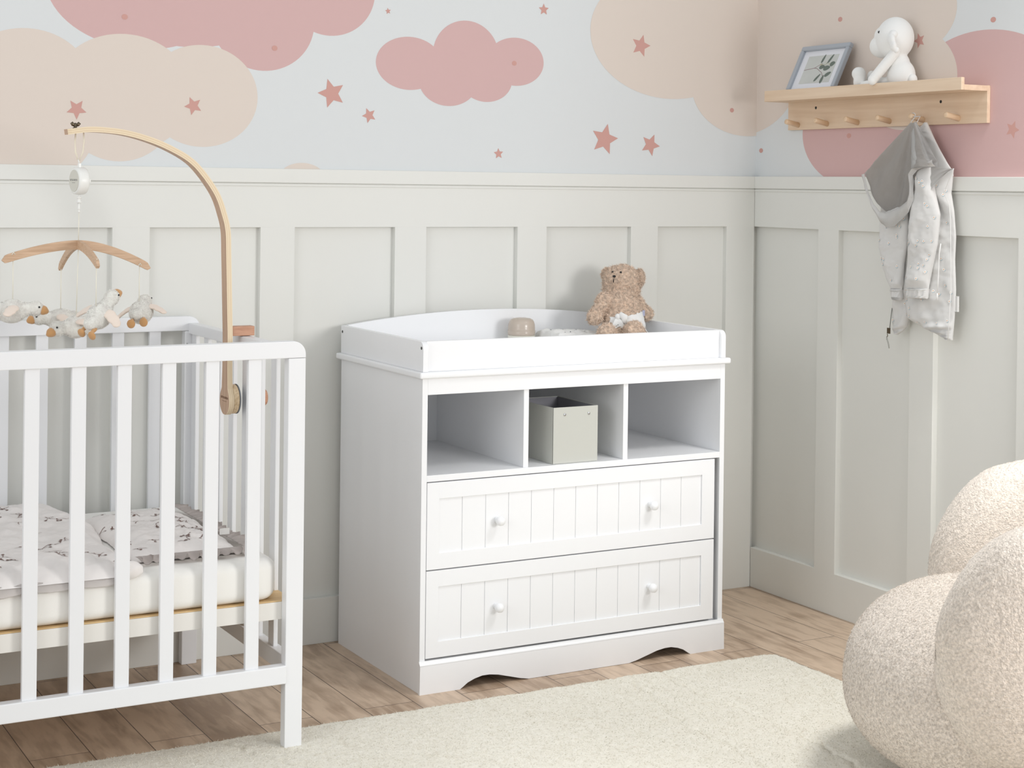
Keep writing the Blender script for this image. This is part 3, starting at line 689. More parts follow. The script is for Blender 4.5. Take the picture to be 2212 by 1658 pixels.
    def L(prof, off, mt, nm, seg=48, par=K, **k):
        t = bmesh.new(); lathe(t, prof, (0, off, 0), '-y', seg); b2 = bmesh.new(); merge(b2, t, None, T); return obj(nm, b2, mt, par, **k)
    L([(.028, -.0145), (.0325, -.0125), (.0335, -.009), (.0335, .008), (.0325, .0115), (.029, .0135)], 0, PW, 'case')
    L([(.027, .0134), (.027, .0142), (.0265, .0146)], 0, PF, 'face_plate')
    t = bmesh.new(); lathe(t, [(.004, 0), (.004, .006)], (0, .0135, 0), 'y', 16); box(t, (-.013, .0185, -.004), (.013, .0245, .004), .001); box(t, (-.004, .0185, -.012), (.004, .0245, .012), .001); b2 = bmesh.new(); merge(b2, t, None, T); obj('winding_key', b2, PW, K)
    t = bmesh.new(); box(t, (-.004, -.003, .033), (.004, .003, .043), .0008); b2 = bmesh.new(); merge(b2, t, None, T)
    tube(b2, [(-2.402, yc, 1.391), (-2.404, yc, 1.397), (-2.406, yc, 1.401)], .0018, 8); obj('hook', b2, PW, K)
    b2 = bmesh.new()
    lathe(b2, [(.002, 0), (.002, .006)], (-2.402, yc, 1.309), 'z', 10); lathe(b2, [(.0068, 0), (.0068, .0025), (.0045, .004), (.0045, .010), (.0068, .0115), (.0068, .0145)], (-2.402, yc, 1.2955), 'z', 20)
    lathe(b2, [(.0022, 0), (.0032, .002), (.0032, .018)], (-2.402, yc, 1.2775), 'z', 12); lathe(b2, [(.001, 0), (.0035, .004), (.001, .009)], (-2.402, yc, 1.2705), 'z', 12)
    obj('spindle_hook', b2, PW, K, smooth=True)
    b2 = bmesh.new()
    for s in (-1, 1):
        tube(b2, [(-2.402+s*.0085, yc-.004*s, 1.468), (-2.4025+s*.010, yc-.004*s, 1.445), (-2.403+s*.009, yc, 1.42), (-2.404+s*.0015, yc, 1.398)], [.0018, .0022, .0022, .0015], 8, flat=.5, up=(0, 1, 0))
    obj('hanging_cord', b2, CORD, K)
    M = T @ Matrix(((1, 0, 0, 0), (0, 0, -1, -.0147), (0, 1, 0, 0), (0, 0, 0, 1)))
    text('brand_print', 'LITTLE DUTCH', .0062, M, mat('grey_ink', (110, 112, 112), .8), K)
    text('brand_print', '~~~~~~', .005, M @ Matrix.Translation((0, -.006, 0)), bpy.data.materials['grey_ink'], K)
    # wooden cross
    H = empty('mobile_hanger', (-2.4025, yc, 1.19)); tag(H, 'curved wooden cross with five cream strings hanging below the music box', 'mobile hanger')
    def bar(L0, L1, drop0, drop1, along, shift=0):
        n = 48; top = []; bot = []
        for k in range(n+1):
            s = -1+2*k/n; x = L0*s if s > 0 else L1*s
            dr = (drop0 if s > 0 else drop1); zt = 1.2035-dr*abs(s)**1.7
            w_ = .0215*(1-.12*abs(s)); 
            e = max(0, (abs(s)-.93)/.07); hw = w_/2*sqrt(max(0, 1-e*e))+.0006
            zc = zt-w_/2; top.append((x, zc+hw)); bot.append((x, zc-hw))
        poly = top+bot[::-1]; b2 = bmesh.new(); t = bmesh.new()
        if along == 'x': prism(t, [(p[0]-2.4025, p[1]) for p in poly], 'y', yc-.004, yc+.004, bev=.0012)
        else: prism(t, [(p[0]+yc, p[1]) for p in poly], 'x', -2.4025-.004, -2.4025+.004, bev=.0012)
        merge(b2, t); return b2
    obj('crossbar', bar(.180, .183, .0605, .0375, 'x'), VENEERX, H)
    obj('crossbar', bar(.186, .187, .0690, .0440, 'y'), VENEERX, H)
    STR = mat('cream_string', (236, 232, 218), .8)
    S = [((-2.5585, yc), 1.158, 1.060), ((-2.250, yc), 1.128, 1.048), ((-2.4025, -.624), 1.148, 1.055), ((-2.4025, -.285), 1.128, 1.022)]
    for (x, y), a, b in S:
        b2 = bmesh.new(); tube(b2, [(x, y, a+.012), (x, y, b)], .0012, 6); tube(b2, [(x-.004, y-.004, a+.012), (x, y-.0055, a+.018), (x+.004, y-.003, a+.012)], .0012, 6); obj('string', b2, STR, H)
    b2 = bmesh.new(); tube(b2, [(-2.402, yc, 1.2715), (-2.4025, yc, 1.2036)], .0012, 6); tube(b2, [(-2.4025, yc, 1.182), (-2.406, yc, 1.022)], .0012, 6); obj('string', b2, STR, H)
mobile()
PLUSH = mat('cream_plush', (251, 247, 241), .95, var=.05, vscale=60, sheen=.5); TAN = mat('tan_velour', (198, 150, 98), .9, bump=.2, scale=500, bdist=.0006, sheen=.3); WING = mat('cream_velour', (232, 216, 202), .9, sheen=.3)
def goose(label):
    """flies towards +X, string at its back (origin)"""
    R = empty('plush_goose'); tag(R, label, 'soft toy', 'plush geese on the mobile')
    body = [((0, 0, -.030), (.038, .031, .030), (0, -6, 0)), ((-.030, 0, -.026), (.022, .018, .017)), ((.030, 0, -.024), (.020, .019, .019)), ((.044, 0, -.021), (.017, .016, .0165)), ((.058, 0, -.019), (.0215, .0185, .0190))]
    me = blobmesh(body, .0022, 4); me.materials.append(PLUSH)
    obj('body', add_fur(me, 16000, .0048, .00042, curl=1.3, seed=3, segs=3, lie=.8), PLUSH, R)
    me = blobmesh([((.078, 0, -.0225), (.0130, .0135, .0125)), ((.084, 0, -.025), (.0095, .0115, .008))], .0018, 2); obj('beak', me, TAN, R)
    for s in (-1, 1):
        bm = bmesh.new(); t = bmesh.new(); bmesh.ops.create_uvsphere(t, u_segments=12, v_segments=8, radius=.0026); merge(bm, t, 0, Matrix.Translation((.0685, s*.0172, -.0140))); obj('eye', bm, BLACK, R, smooth=True)
        me = blobmesh([((.004, s*.034, -.020), (.0155, .018, .0055), (s*-20, 0, 0)), ((-.002, s*.048, -.026), (.0155, .018, .005), (s*-28, 0, 0)), ((-.008, s*.060, -.033), (.0125, .012, .0048), (s*-28, 0, 0))], .0022, 2); obj('wing', me, WING, R)
        me = blobmesh([((-.046, s*.015, -.036), (.012, .0055, .0055), (0, 12, 0)), ((-.060, s*.017, -.041), (.0065, .0115, .0125), (0, 10, 0))], .0020, 2); obj('foot', me, TAN, R)
    return R
def goose_copy(src, label):
    r = src.copy(); COL.objects.link(r); r['label'] = label
    for ch in list(src.children):
        c = ch.copy(); COL.objects.link(c); c.parent = r
    return r
g0 = goose('cream plush goose with orange beak and black eye, leftmost on the mobile')
geese = [(None, (-2.5585, -.455, 1.062), (0, 4, -14)),
         ('cream plush goose facing away with both feet showing, rightmost on the mobile', (-2.250, -.455, 1.050), (-8, -14, 62)),
         ('cream plush goose with raised head on the front string of the mobile', (-2.4025, -.624, 1.052), (12, -38, 28)),
         ('cream plush goose facing left with small orange beak, back string of the mobile', (-2.4025, -.285, 1.024), (0, 4, 176)),
         ('cream plush goose hanging lowest, under the middle of the mobile cross', (-2.412, -.455, 1.020), (10, 14, -160))]
for lb, loc, rot in geese:
    g = g0 if lb is None else goose_copy(g0, lb)
    g.location = loc; g.scale = (.92, .92, .92); g.rotation_euler = [radians(a) for a in rot]

# ------------------------------------------------------------ wall shelf with pegs
def shelf():
    R = empty('peg_shelf', (-.02, -.62, 1.6)); tag(R, 'pale wooden wall shelf with six pegs and a raised front lip on the right wall', 'shelf')
    obj('backboard', B((-.0005, -1.0665, 1.5435), (.0115, -.1745, 1.6495), .0012), MAPLE, R)
    obj('shelf_board', B((-.0875, -1.0665, 1.6335), (-.0005, -.1745, 1.6490), .0012), MAPLE, R)
    obj('front_lip', B((-.0995, -1.0665, 1.6335), (-.0875, -.1745, 1.6690), .0015), MAPLE, R)
    for i in range(6):
        y = -.228-.1454*i; bm = bmesh.new(); tp = bmesh.new()
        lathe(tp, [(.0085, -.003), (.0085, .0500), (.0078, .0522), (.003, .0525)], (0, 0, 0), '-x', 24)
        merge(bm, tp, None, Matrix.Translation((-.0005, y, 1.5595)) @ Matrix.Rotation(radians(11), 4, 'Y'))
        obj('peg', bm, MAPLEP, R)
    for y, z in ((-.316, 1.6125), (-.882, 1.6105)):
        bm = bmesh.new(); lathe(bm, [(.0046, 0), (.0046, .0005)], (-.0004, y, z), '-x', 20); obj('screw_hole', bm, DARKH, R)
shelf()
def frame():
    R = empty('picture_frame', (-.05, -.40, 1.6492)); tag(R, 'small silver-grey picture frame with a leaf sprig print leaning on the shelf', 'picture frame')
    W, Hh, t, b = .236, .172, .017, .016
    FR = mat('silver_grey_frame', (168, 174, 182), .38); MATT = mat('white_mount', (224, 225, 230), .8); PAPER = mat('pale_grey_paper', (200, 202, 198), .85, var=.02, vscale=12)
    LEAF = mat('grey_green_leaf', (108, 118, 110), .85); STEM = mat('mauve_stem', (140, 112, 116), .85)
    # local: x right (-> world -y), y up, z out of the picture (towards the room)
    yl = -.2680; xb, xt = -.0755, -.0005
    ang = math.asin((xt-xb)/Hh)
    ex = Vector((0, -1, 0)); ey = Vector((sin(ang), 0, cos(ang))); ez = ex.cross(ey)
    M = Matrix((ex, ey, ez)).transposed().to_4x4(); M.translation = (xb-.004, yl, 1.6495)
    def put(nm, bm, mt, par=R, **k):
        b2 = bmesh.new(); merge(b2, bm, None, M); return obj(nm, b2, mt, par, **k)
    bm = bmesh.new()
    for a, c in (((0, 0), (W, b)), ((0, Hh-b), (W, Hh)), ((0, b-.001), (b, Hh-b+.001)), ((W-b, b-.001), (W, Hh-b+.001))):
        box(bm, (a[0], a[1], 0), (c[0], c[1], t), .0045, 3)
    fo = put('frame', bm, FR)
    bm = bmesh.new(); box(bm, (b-.002, b-.002, .003), (W-b+.002, Hh-b+.002, .007)); mo = put('mount', bm, MATT)
    bm = bmesh.new(); box(bm, (.044, .037, .007), (W-.044, Hh-.035, .0074)); 
    for f in bm.faces: f.material_index = 0
    z = .0077
    def leaf(cx, cy, l, w_, a, mi=1):
        n = 14; vs = []
        for k in range(n):
            th = 2*pi*k/n; x = l*cos(th)/2; y = w_*sin(th)/2*(1-.25*cos(th))
            vs.append(bm.verts.new((cx+x*cos(a)-y*sin(a), cy+x*sin(a)+y*cos(a), z)))
        f = bm.faces.new(vs); f.material_index = mi
    def line(pts, wd, mi=2):
        for p, q in zip(pts, pts[1:]):
            d = Vector((q[0]-p[0], q[1]-p[1])); s = Vector((-d.y, d.x)).normalized()*wd
            f = bm.faces.new([bm.verts.new((p[0]+s.x, p[1]+s.y, z-.0001)), bm.verts.new((p[0]-s.x, p[1]-s.y, z-.0001)), bm.verts.new((q[0]-s.x, q[1]-s.y, z-.0001)), bm.verts.new((q[0]+s.x, q[1]+s.y, z-.0001))]); f.material_index = mi
    line([(.0445, .087), (.075, .090), (.094, .092), (.110, .100), (.128, .106)], .0008); line([(.094, .092), (.108, .090), (.122, .082), (.138, .074), (.150, .060)], .0008)
    for x, y, l, w_, a in ((.122, .124, .032, .010, 75), (.158, .122, .036, .010, 62), (.176, .103, .024, .017, 15), (.130, .094, .026, .015, 5), (.155, .089, .032, .018, 5), (.126, .056, .034, .010, 50), (.152, .049, .030, .013, 82), (.172, .066, .030, .014, 25)):
        leaf(x, y, l, w_, radians(a))
    for k in range(40): leaf(.118+random.uniform(0, .05), .103+random.gauss(0, .003), .003, .002, random.uniform(0, 3), 3)
    bmesh.ops.recalc_face_normals(bm, faces=bm.faces[:])
    put('print', bm, [PAPER, LEAF, STEM, mat('flower_cream', (190, 190, 158), .85)], mo)
frame()
def plush():
    R = empty('plush_animal', (-.05, -.74, 1.6492)); tag(R, 'smooth white plush animal with floppy ears and long legs sitting on the peg shelf', 'soft toy')
    V = mat('white_velour', (240, 240, 238), .85, sheen=.3, bump=.1, scale=60, bdist=.002)
    xb = -.045
    body = [((xb, -.762, 1.690), (.036, .048, .050)), ((xb, -.752, 1.722), (.030, .036, .040)), ((xb-.002, -.742, 1.748), (.022, .024, .02)),
            ((xb-.004, -.738, 1.803), (.052, .060, .064)), ((xb-.004, -.686, 1.783), (.038, .044, .036)), ((xb-.004, -.700, 1.812), (.037, .036, .034)),
            ((-.066, -.690, 1.672), (.016, .045, .0165), (-6, 0, 0)), ((-.070, -.645, 1.667), (.0155, .030, .0155)), ((-.070, -.606, 1.683), (.020, .017, .030), (14, 0, 0)), ((-.070, -.602, 1.704), (.0215, .022, .021)),
            ((-.026, -.690, 1.668), (.015, .045, .0155)), ((-.026, -.645, 1.665), (.0145, .030, .0145)), ((-.026, -.610, 1.686), (.018, .016, .030))]
    me = blobmesh(body, .003, 8)
    from mathutils.bvhtree import BVHTree
    tree = BVHTree.FromPolygons([v.co.copy() for v in me.vertices], [list(p.vertices) for p in me.polygons])
    dv = Vector((.66, .745, .093)).normalized(); ec = tree.ray_cast(Vector((-.05, -.668, 1.827))-dv*.5, dv)[0] or Vector((-.083, -.703, 1.823)); ec = ec-dv*.0008
    obj('body', me, V, R)
    arm = [((-.076+(-.030)*t, -.768+.062*t, 1.757-.078*t-.0*t), (.0135+.0015*sin(3*t), .0150+.001*sin(3*t), .0170), (25, 0, 0)) for t in [k/9 for k in range(10)]]
    me = blobmesh(arm, .0025, 6); obj('arm', me, V, R)
    me = blobmesh([((-.086, -.772, 1.812), (.011, .015, .012), (25, 0, 0)), ((-.098, -.776, 1.794), (.0100, .021, .017), (40, 0, -15)), ((-.100, -.786, 1.776), (.0085, .017, .016), (40, 0, -15)), ((-.096, -.797, 1.762), (.007, .010, .010), (40, 0, 0))], .0022, 4); obj('ear', me, V, R)
    me = blobmesh([((-.045, -.812, 1.676), (.014, .012, .018))], .0022, 2); obj('tail', me, V, R)
    bm = bmesh.new(); c = ec
    for a in (20, 80, 140):
        d = (dv.cross(Vector((0, 0, 1))).normalized()*cos(radians(a))+Vector((0, 0, sin(radians(a)))))*.0042; tube(bm, [c-d, c+d], .0012, 6)
    obj('eye', bm, BLACK, R)
    bm = bmesh.new(); tube(bm, [(-.054, -.6488, 1.794), (-.060, -.650, 1.789), (-.066, -.653, 1.790)], .0008, 6); obj('mouth', bm, mat('grey_thread', (120, 120, 124), .8), R)
plush()

# ------------------------------------------------------------ jacket on the fifth peg
def jacket():
    R = empty('jacket', (-.07, -.84, 1.25)); tag(R, "child's light grey hooded jacket with tiny flower print hanging from the fifth peg", 'jacket')
    JK = mat('jacket_cotton', (214, 213, 211), .7, bump=.1, scale=400, bdist=.0005, sheen=.15); LIN = mat('jacket_lining', (196, 192, 188), .75, sheen=.1); RIM = mat('jacket_binding', (228, 227, 225), .7)
    FLW = mat('flower_white', (244, 243, 240), .8); FLO = mat('flower_orange', (222, 160, 110), .8); FLB = mat('flower_blue', (160, 186, 196), .8)
    # jacket's own drawing units: X across, Y down (751 x 1658 fits the garment); d = distance from wall
    def W(X, Y, d): return Vector((-d, -.59039-6.25627e-4*X-8.48e-6*Y, 1.57561+1.8778e-5*X-4.33691e-4*Y))
    def interp(rows, y):
        if y <= rows[0][0]: return rows[0][1:]
        for a, b in zip(rows, rows[1:]):
            if y <= b[0]:
                t = (y-a[0])/(b[0]-a[0]); t2 = t
                return [p+(q-p)*t2 for p, q in zip(a[1:], b[1:])]
        return rows[-1][1:]
    def tubepiece(name, rows, d0, depth, mt, fold=4, amp=.004, seed=0, par=R, nv=120, nu=72, cap=True, flowers=0, inset=0, label=None):
        """closed garment tube: rows = (Y, left X, right X)"""
        y0, y1 = rows[0][0], rows[-1][0]
        def f(u, v):
            Y = y0+(y1-y0)*v; xl, xr = interp(rows, Y)
            c, h = (xl+xr)/2, (xr-xl)/2; a = 2*pi*u
            X = c+h*(abs(cos(a))**.8*(1 if cos(a) > 0 else -1))
            s = X*.00063; d = d0+depth*sin(a)*min(1, .35+v*6)*(min(1, (1-v)*8+.45) if cap else 1)
            k = (.3+.7*min(1, v*4))
            fr = max(0, sin(a))
            d += fr*amp*k*(sin((X/h/1.3+seed)*fold+Y*.012*sin(seed+1)+1.6*fbm(s*8, Y*.004, seed))+1.4*fbm(s*16, Y*.0065, seed+3))
            return W(X, Y, d)
        t = grid('j', nu, nv, f, None, closed=True)
        rg = random.Random(seed*7+3)
        for _ in range(flowers):
            u = rg.uniform(.08, .42); v = rg.uniform(.05, .94); p = f(u, v); pu = f(u+.01, v)-p; pv = f(u, v+.01)-p
            if pu.length < 1e-6: continue
            eu, ev = pu.normalized(), pv.normalized(); n = eu.cross(ev).normalized()
            if n.x > 0: n = -n
            a = rg.uniform(0, 1.5); e1 = eu*cos(a)+ev*sin(a); e2 = ev*cos(a)-eu*sin(a); sz = .0026
            def quad(cx, cy, hw, hh, mi, off):
                ff = t.faces.new([t.verts.new(p+e1*(cx+sx*hw)+e2*(cy+sy*hh)+n*off) for sx, sy in ((-1, -1), (1, -1), (1, 1), (-1, 1))]); ff.material_index = mi
            quad(0, sz*1.9, sz*1.2, sz*.35, 3, .0009)
            for cx, cy in ((-1, 0), (1, 0), (0, -1), (0, 1)): quad(cx*sz*.95, cy*sz*.95, sz*.72, sz*.72, 1, .0011)
            quad(0, 0, sz*.5, sz*.5, 2, .0013)
        return obj(name, t, [mt, FLW, FLO, FLB], par, label=label)
    # body halves
    tubepiece('body_panel', [(560, 135, 330), (700, 134, 345), (900, 135, 350), (1000, 150, 345), (1160, 180, 330), (1300, 196, 305), (1400, 196, 300), (1460, 193, 285), (1500, 196, 255), (1524, 205, 222)], .028, .014, JK, 3, .004, 1, flowers=22)
    tubepiece('body_panel', [(400, 420, 600), (560, 400, 580), (680, 350, 600), (850, 320, 612), (1000, 300, 606), (1200, 285, 612), (1330, 282, 607), (1400, 292, 602), (1450, 380, 596), (1490, 470, 592), (1532, 560, 588)], .030, .018, JK, 3, .006, 2, flowers=40)
    obj('back_hem', B(W(598, 1240, .030), W(622, 1342, .024), .0005), JK, R)
    # sleeves
    s = tubepiece('sleeve', [(640, 150, 330), (780, 142, 338), (900, 140, 330), (1030, 160, 308), (1130, 188, 300), (1205, 216, 296)], .052, .016, JK, 2.5, .004, 4, flowers=16)
    tubepiece('cuff', [(1205, 216, 296), (1225, 226, 292), (1262, 232, 296), (1284, 240, 286)], .052, .014, JK, 16, .0022, 5, par=s)
    s = tubepiece('sleeve', [(385, 430, 512), (450, 424, 515), (560, 412, 535), (700, 384, 568), (780, 376, 562), (900, 368, 550), (1050, 358, 518), (1130, 350, 502), (1195, 350, 497)], .066, .021, JK, 2.2, .004, 6, flowers=26)
    tubepiece('cuff', [(1192, 350, 497), (1210, 358, 494), (1245, 356, 490), (1262, 360, 488)], .066, .018, JK, 20, .0026, 7, par=s)
    # hood: outer shell with an open lined mouth
    shell_l = [(78, 410, 425), (130, 362, 446), (200, 300, 478), (270, 230, 512), (360, 140, 560), (395, 108, 582), (440, 92, 598), (480, 104, 588), (560, 128, 572)]
    tubepiece('hood_shell', shell_l, .030, .012, JK, 3, .002, 8, nv=70)
    rim_in = [(410, 78), (330, 170), (230, 270), (140, 360), (108, 418), (130, 540), (165, 620), (210, 678), (250, 688), (330, 658), (400, 612), (424, 545), (424, 470), (414, 420), (440, 392), (500, 380), (580, 382), (545, 290), (480, 165), (432, 80)]
    # lining: strips hung from apex to the lower rim, hollowed by fold lines
    lower = [(112, 410), (120, 480), (140, 560), (168, 622), (208, 676), (250, 686), (300, 668), (350, 645), (398, 608), (420, 550), (422, 480), (418, 425), (440, 396), (500, 382), (560, 380)]
    ap = (422, 84)
    def lin_f(u, v):
        k = u*(len(lower)-1); i = min(int(k), len(lower)-2); t = k-i
        X = lower[i][0]+(lower[i+1][0]-lower[i][0])*t; Y = lower[i][1]+(lower[i+1][1]-lower[i][1])*t
        x = ap[0]+(X-ap[0])*v+(u-.5)*26*(1-v); y = ap[1]+(Y-ap[1])*v
        if u < .12: x += 0
        ridge = math.exp(-((u-.40)/.045)**2)
        d = .086+.010*v-.030*sin(pi*min(1, u/.8))*v**1.2-.012*ridge*v+.0045*sin(u*26+v*3)*v+.004*fbm(u*9, v*4, 3)*v
        if u > .8: d += .010*(u-.8)/.2*v
        return W(x, y, d)
    obj('hood_lining', grid('l', 110, 90, lin_f, None, thick=.0012), LIN, R, label='plain darker grey inside of the hood')
    band = [((82, 428), (112, 412)), ((108, 520), (124, 490)), ((140, 600), (140, 560)), ((168, 680), (168, 622)), ((212, 757), (208, 676)), ((250, 792), (250, 686)), ((300, 775), (300, 668)), ((352, 732), (350, 645)), ((402, 678), (398, 608)), ((430, 600), (420, 550)), ((432, 500), (422, 480)), ((428, 440), (416, 425)), ((452, 402), (440, 392)), ((510, 384), (500, 366)), ((582, 385), (575, 340))]
    def band_f(u, v):
        k = u*(len(band)-1); i = min(int(k), len(band)-2); t = k-i
        o = [band[i][0][q]+(band[i+1][0][q]-band[i][0][q])*t for q in (0, 1)]; n = [band[i][1][q]+(band[i+1][1][q]-band[i][1][q])*t for q in (0, 1)]
        x = n[0]+(o[0]-n[0])*v; y = n[1]+(o[1]-n[1])*v
        return W(x, y, .0965-.012*v**2+.006*sin(pi*v)-.012*sin(pi*min(1, u/.8))*(1-v)*.6+.0018*sin(u*60+v*4)*v)
    obj('hood_rim', grid('b', 150, 14, band_f, None, thick=.0016), RIM, R, label='lighter turned-up rim of the hood opening')
    # right front part of the hood, falling to a collar point
    yoke = [((435, 78), (436, 78)), ((420, 150), (482, 160)), ((425, 230), (520, 245)), ((432, 300), (552, 300)), ((436, 345), (575, 340)), ((436, 392), (584, 386))]
    def yk(u, v):
        k = v*(len(yoke)-1); i = min(int(k), len(yoke)-2); t = k-i
        a = [yoke[i][0][q]+(yoke[i+1][0][q]-yoke[i][0][q])*t for q in (0, 1)]; b = [yoke[i][1][q]+(yoke[i+1][1][q]-yoke[i][1][q])*t for q in (0, 1)]
        return W(a[0]+(b[0]-a[0])*u, a[1]+(b[1]-a[1])*u, .078+.022*sin(pi*min(1, u*1.1+.25))*min(1, .3+v)+.0015*sin(v*22+u*5)*max(0, v-.55)*2+.0015*fbm(u*4, v*7, 5)+.004*v)
    obj('hood_side', grid('y', 40, 60, yk, None, thick=.0014), JK, R)
    def colf(u, v):
        x = 500+165*u; y = 385+(18*u)+v*(185*(1-u)**1.1+10)
        return W(x-(40*v*u), y, .064+.014*v*(1-u)+.0012*sin(v*18+u*6))
    obj('collar', grid('c', 40, 30, colf, None, thick=.0022), JK, R)
    bm = bmesh.new()
    def seam(pts, r=.0011): tube(bm, [W(*p) for p in pts], r, 6)
    seam([(665, 402, .070), (655, 425, .068), (620, 482, .062), (580, 560, .055), (598, 640, .046), (606, 740, .046), (607, 1000, .046), (608, 1200, .046), (596, 1400, .046), (588, 1532, .046)])
    obj('zip_edge', bm, RIM, R)
    bm = bmesh.new(); seam([(211, 1340, .043), (204, 1410, .044), (198, 1480, .045)], .0013); obj('zip_teeth', bm, mat('grey_zip', (120, 122, 118), .5), R)
    bm = bmesh.new(); box(bm, W(189, 1480, .050), W(201, 1516, .045), .001); tube(bm, [W(190, 1520, .05), W(192, 1535, .05), (W(187, 1542, .05)), W(186, 1560, .05)], .0012, 6); obj('zip_slider', bm, BRONZE, R)
    bm = bmesh.new(); tube(bm, [W(186, 1536, .05), W(190, 1560, .05), W(199, 1590, .05), W(203, 1618, .05)], [.0022, .0032, .0032, .0024], 8, flat=.4, up=(1, 0, 0)); obj('zip_pull', bm, mat('grey_leather', (170, 170, 164), .7), R)
    bm = bmesh.new(); seam([(560, 893, .056), (553, 960, .058), (549, 1060, .058), (545, 1150, .058), (541, 1225, .058)], .0017); seam([(541, 1222, .058), (538, 1272, .058)], .0023); obj('drawstring', bm, RIM, R)
    # hanging loop over the peg
    px, pz = .040, 1.5680; yc = -.8096
    bm = bmesh.new(); pts = [W(394, 120, .080), W(390, 72, .070)]
    for k in range(9):
        a = pi-pi*k/8; pts.append(Vector((-px, yc-.0105*(-cos(a)), pz+.0108*sin(a))))
    pts += [W(432, 40, .060), W(434, 96, .078)]
    tube(bm, pts, .0017, 8, flat=.6); obj('hanging_loop', bm, JK, R)
jacket()

# ------------------------------------------------------------ rug
def rug():
    M = bpy.data.materials.new('cream_wool_pile'); M.use_nodes = True; nt = M.node_tree; N = nt.nodes; L = nt.links
    P = N['Principled BSDF']; P.inputs['Roughness'].default_value = .95; P.inputs['Sheen Weight'].default_value = .2
    g = N.new('ShaderNodeNewGeometry'); n1 = N.new('ShaderNodeTexNoise'); n1.inputs['Scale'].default_value = 55; n1.inputs['Detail'].default_value = 6
    n2 = N.new('ShaderNodeTexNoise'); n2.inputs['Scale'].default_value = 3.5; n2.inputs['Detail'].default_value = 3
    L.new(g.outputs['Position'], n1.inputs[0]); L.new(g.outputs['Position'], n2.inputs[0])
    cr = N.new('ShaderNodeValToRGB'); e = cr.color_ramp.elements; e[0].position = .20; e[0].color = lin((196, 182, 164)); e[1].position = .33; e[1].color = lin((222, 217, 203)); e2 = e.new(.7); e2.color = lin((229, 225, 213))
    ad = N.new('ShaderNodeMath'); ad.operation = 'MULTIPLY_ADD'; ad.inputs[1].default_value = .25; L.new(n2.outputs[0], ad.inputs[0]); 
    sb = N.new('ShaderNodeMath'); sb.operation = 'SUBTRACT'; sb.inputs[1].default_value = .11; L.new(n1.outputs[0], sb.inputs[0]); L.new(sb.outputs[0], ad.inputs[2])
    L.new(ad.outputs[0], cr.inputs[0]); L.new(cr.outputs[0], P.inputs['Base Color'])
    b = N.new('ShaderNodeBump'); b.inputs['Strength'].default_value = .6; b.inputs['Distance'].default_value = .003; n3 = N.new('ShaderNodeTexNoise'); n3.inputs['Scale'].default_value = 220; n3.inputs['Detail'].default_value = 3
    L.new(g.outputs['Position'], n3.inputs[0]); L.new(n3.outputs[0], b.inputs['Height']); L.new(b.outputs[0], P.inputs['Normal'])
    x0, x1, y0, y1 = -2.75, -.44, -2.3, -.695
    st = .0055; nx = int((x1-x0)/st); ny = int((y1-y0)/st)
    # creases worked into the pile
    cl = [[(-.985, -.70), (-.97, -.80), (-1.0, -.95), (-1.045, -1.12), (-1.03, -1.3), (-1.05, -1.6)], [(-.83, -.70), (-.86, -.82), (-.86, -.95), (-.83, -1.15), (-.83, -1.35), (-.86, -1.6)], [(-.475, -.88), (-.53, -1.05), (-.60, -1.2), (-.63, -1.45), (-.7, -1.6)], [(-2.11, -.715), (-2.06, -.85), (-2.0, -.95), (-1.93, -1.05)]]
    segs = [(a, b) for c in cl for a, b in zip(c, c[1:])]
    S = np.array([[a[0], a[1], b[0], b[1]] for a, b in segs])
    X, Y = np.meshgrid(np.linspace(x0, x1, nx), np.linspace(y0, y1, ny), indexing='ij')
    rng = np.random.default_rng(3); Z = .0085+.0022*rng.random(X.shape)
    D = np.full(X.shape, 9.0)
    wob = .006*np.sin(Y*60)+.004*np.sin(Y*143+1)
    for a in S:
        dx, dy = a[2]-a[0], a[3]-a[1]; t = np.clip(((X+wob-a[0])*dx+(Y-a[1])*dy)/(dx*dx+dy*dy), 0, 1)
        D = np.minimum(D, np.hypot(X+wob-a[0]-t*dx, Y-a[1]-t*dy))
    Z -= .0065*np.exp(-(D/.006)**2)
    E_ = np.minimum(np.minimum(X-x0, x1-X), np.minimum(Y-y0, y1-Y)); Z *= np.clip(E_/.010, .12, 1)**.5
    r1 = np.array([fbm(v*9, 0, 1)*.007+fbm(v*40, 0, 2)*.003 for v in X[:, 0]]); r2 = np.array([fbm(v*9, 5, 1)*.006+fbm(v*40, 5, 2)*.003 for v in Y[0]])
    Yo = Y+r1[:, None]*np.clip(1-(y1-Y)/.05, 0, 1); Xo = X+r2[None]*np.clip(1-(x1-X)/.05, 0, 1)
    # rounded corner
    cxn = np.clip(1-(x1-X)/.05, 0, 1)*np.clip(1-(y1-Y)/.05, 0, 1); Yo -= .02*cxn; Xo -= .012*cxn
    V = np.stack([Xo, Yo, Z], -1).reshape(-1, 3); I = np.arange(nx*ny).reshape(nx, ny)
    F = np.stack([I[:-1, :-1], I[1:, :-1], I[1:, 1:], I[:-1, 1:]], -1).reshape(-1, 4)
    me = bpy.data.meshes.new('rug'); me.from_pydata(V.tolist(), [], F.tolist()); me.materials.append(M)
    me = add_fur(me, 120000, .0055, .0006, curl=.9, seed=2, segs=2, lie=.7, mask=lambda p: (p[:, 1] > -1.75))
    o = obj('rug', me, M, smooth=True)
    tag(o, 'cream wool rug with shallow carved lines on the wooden floor', 'rug')
rug()

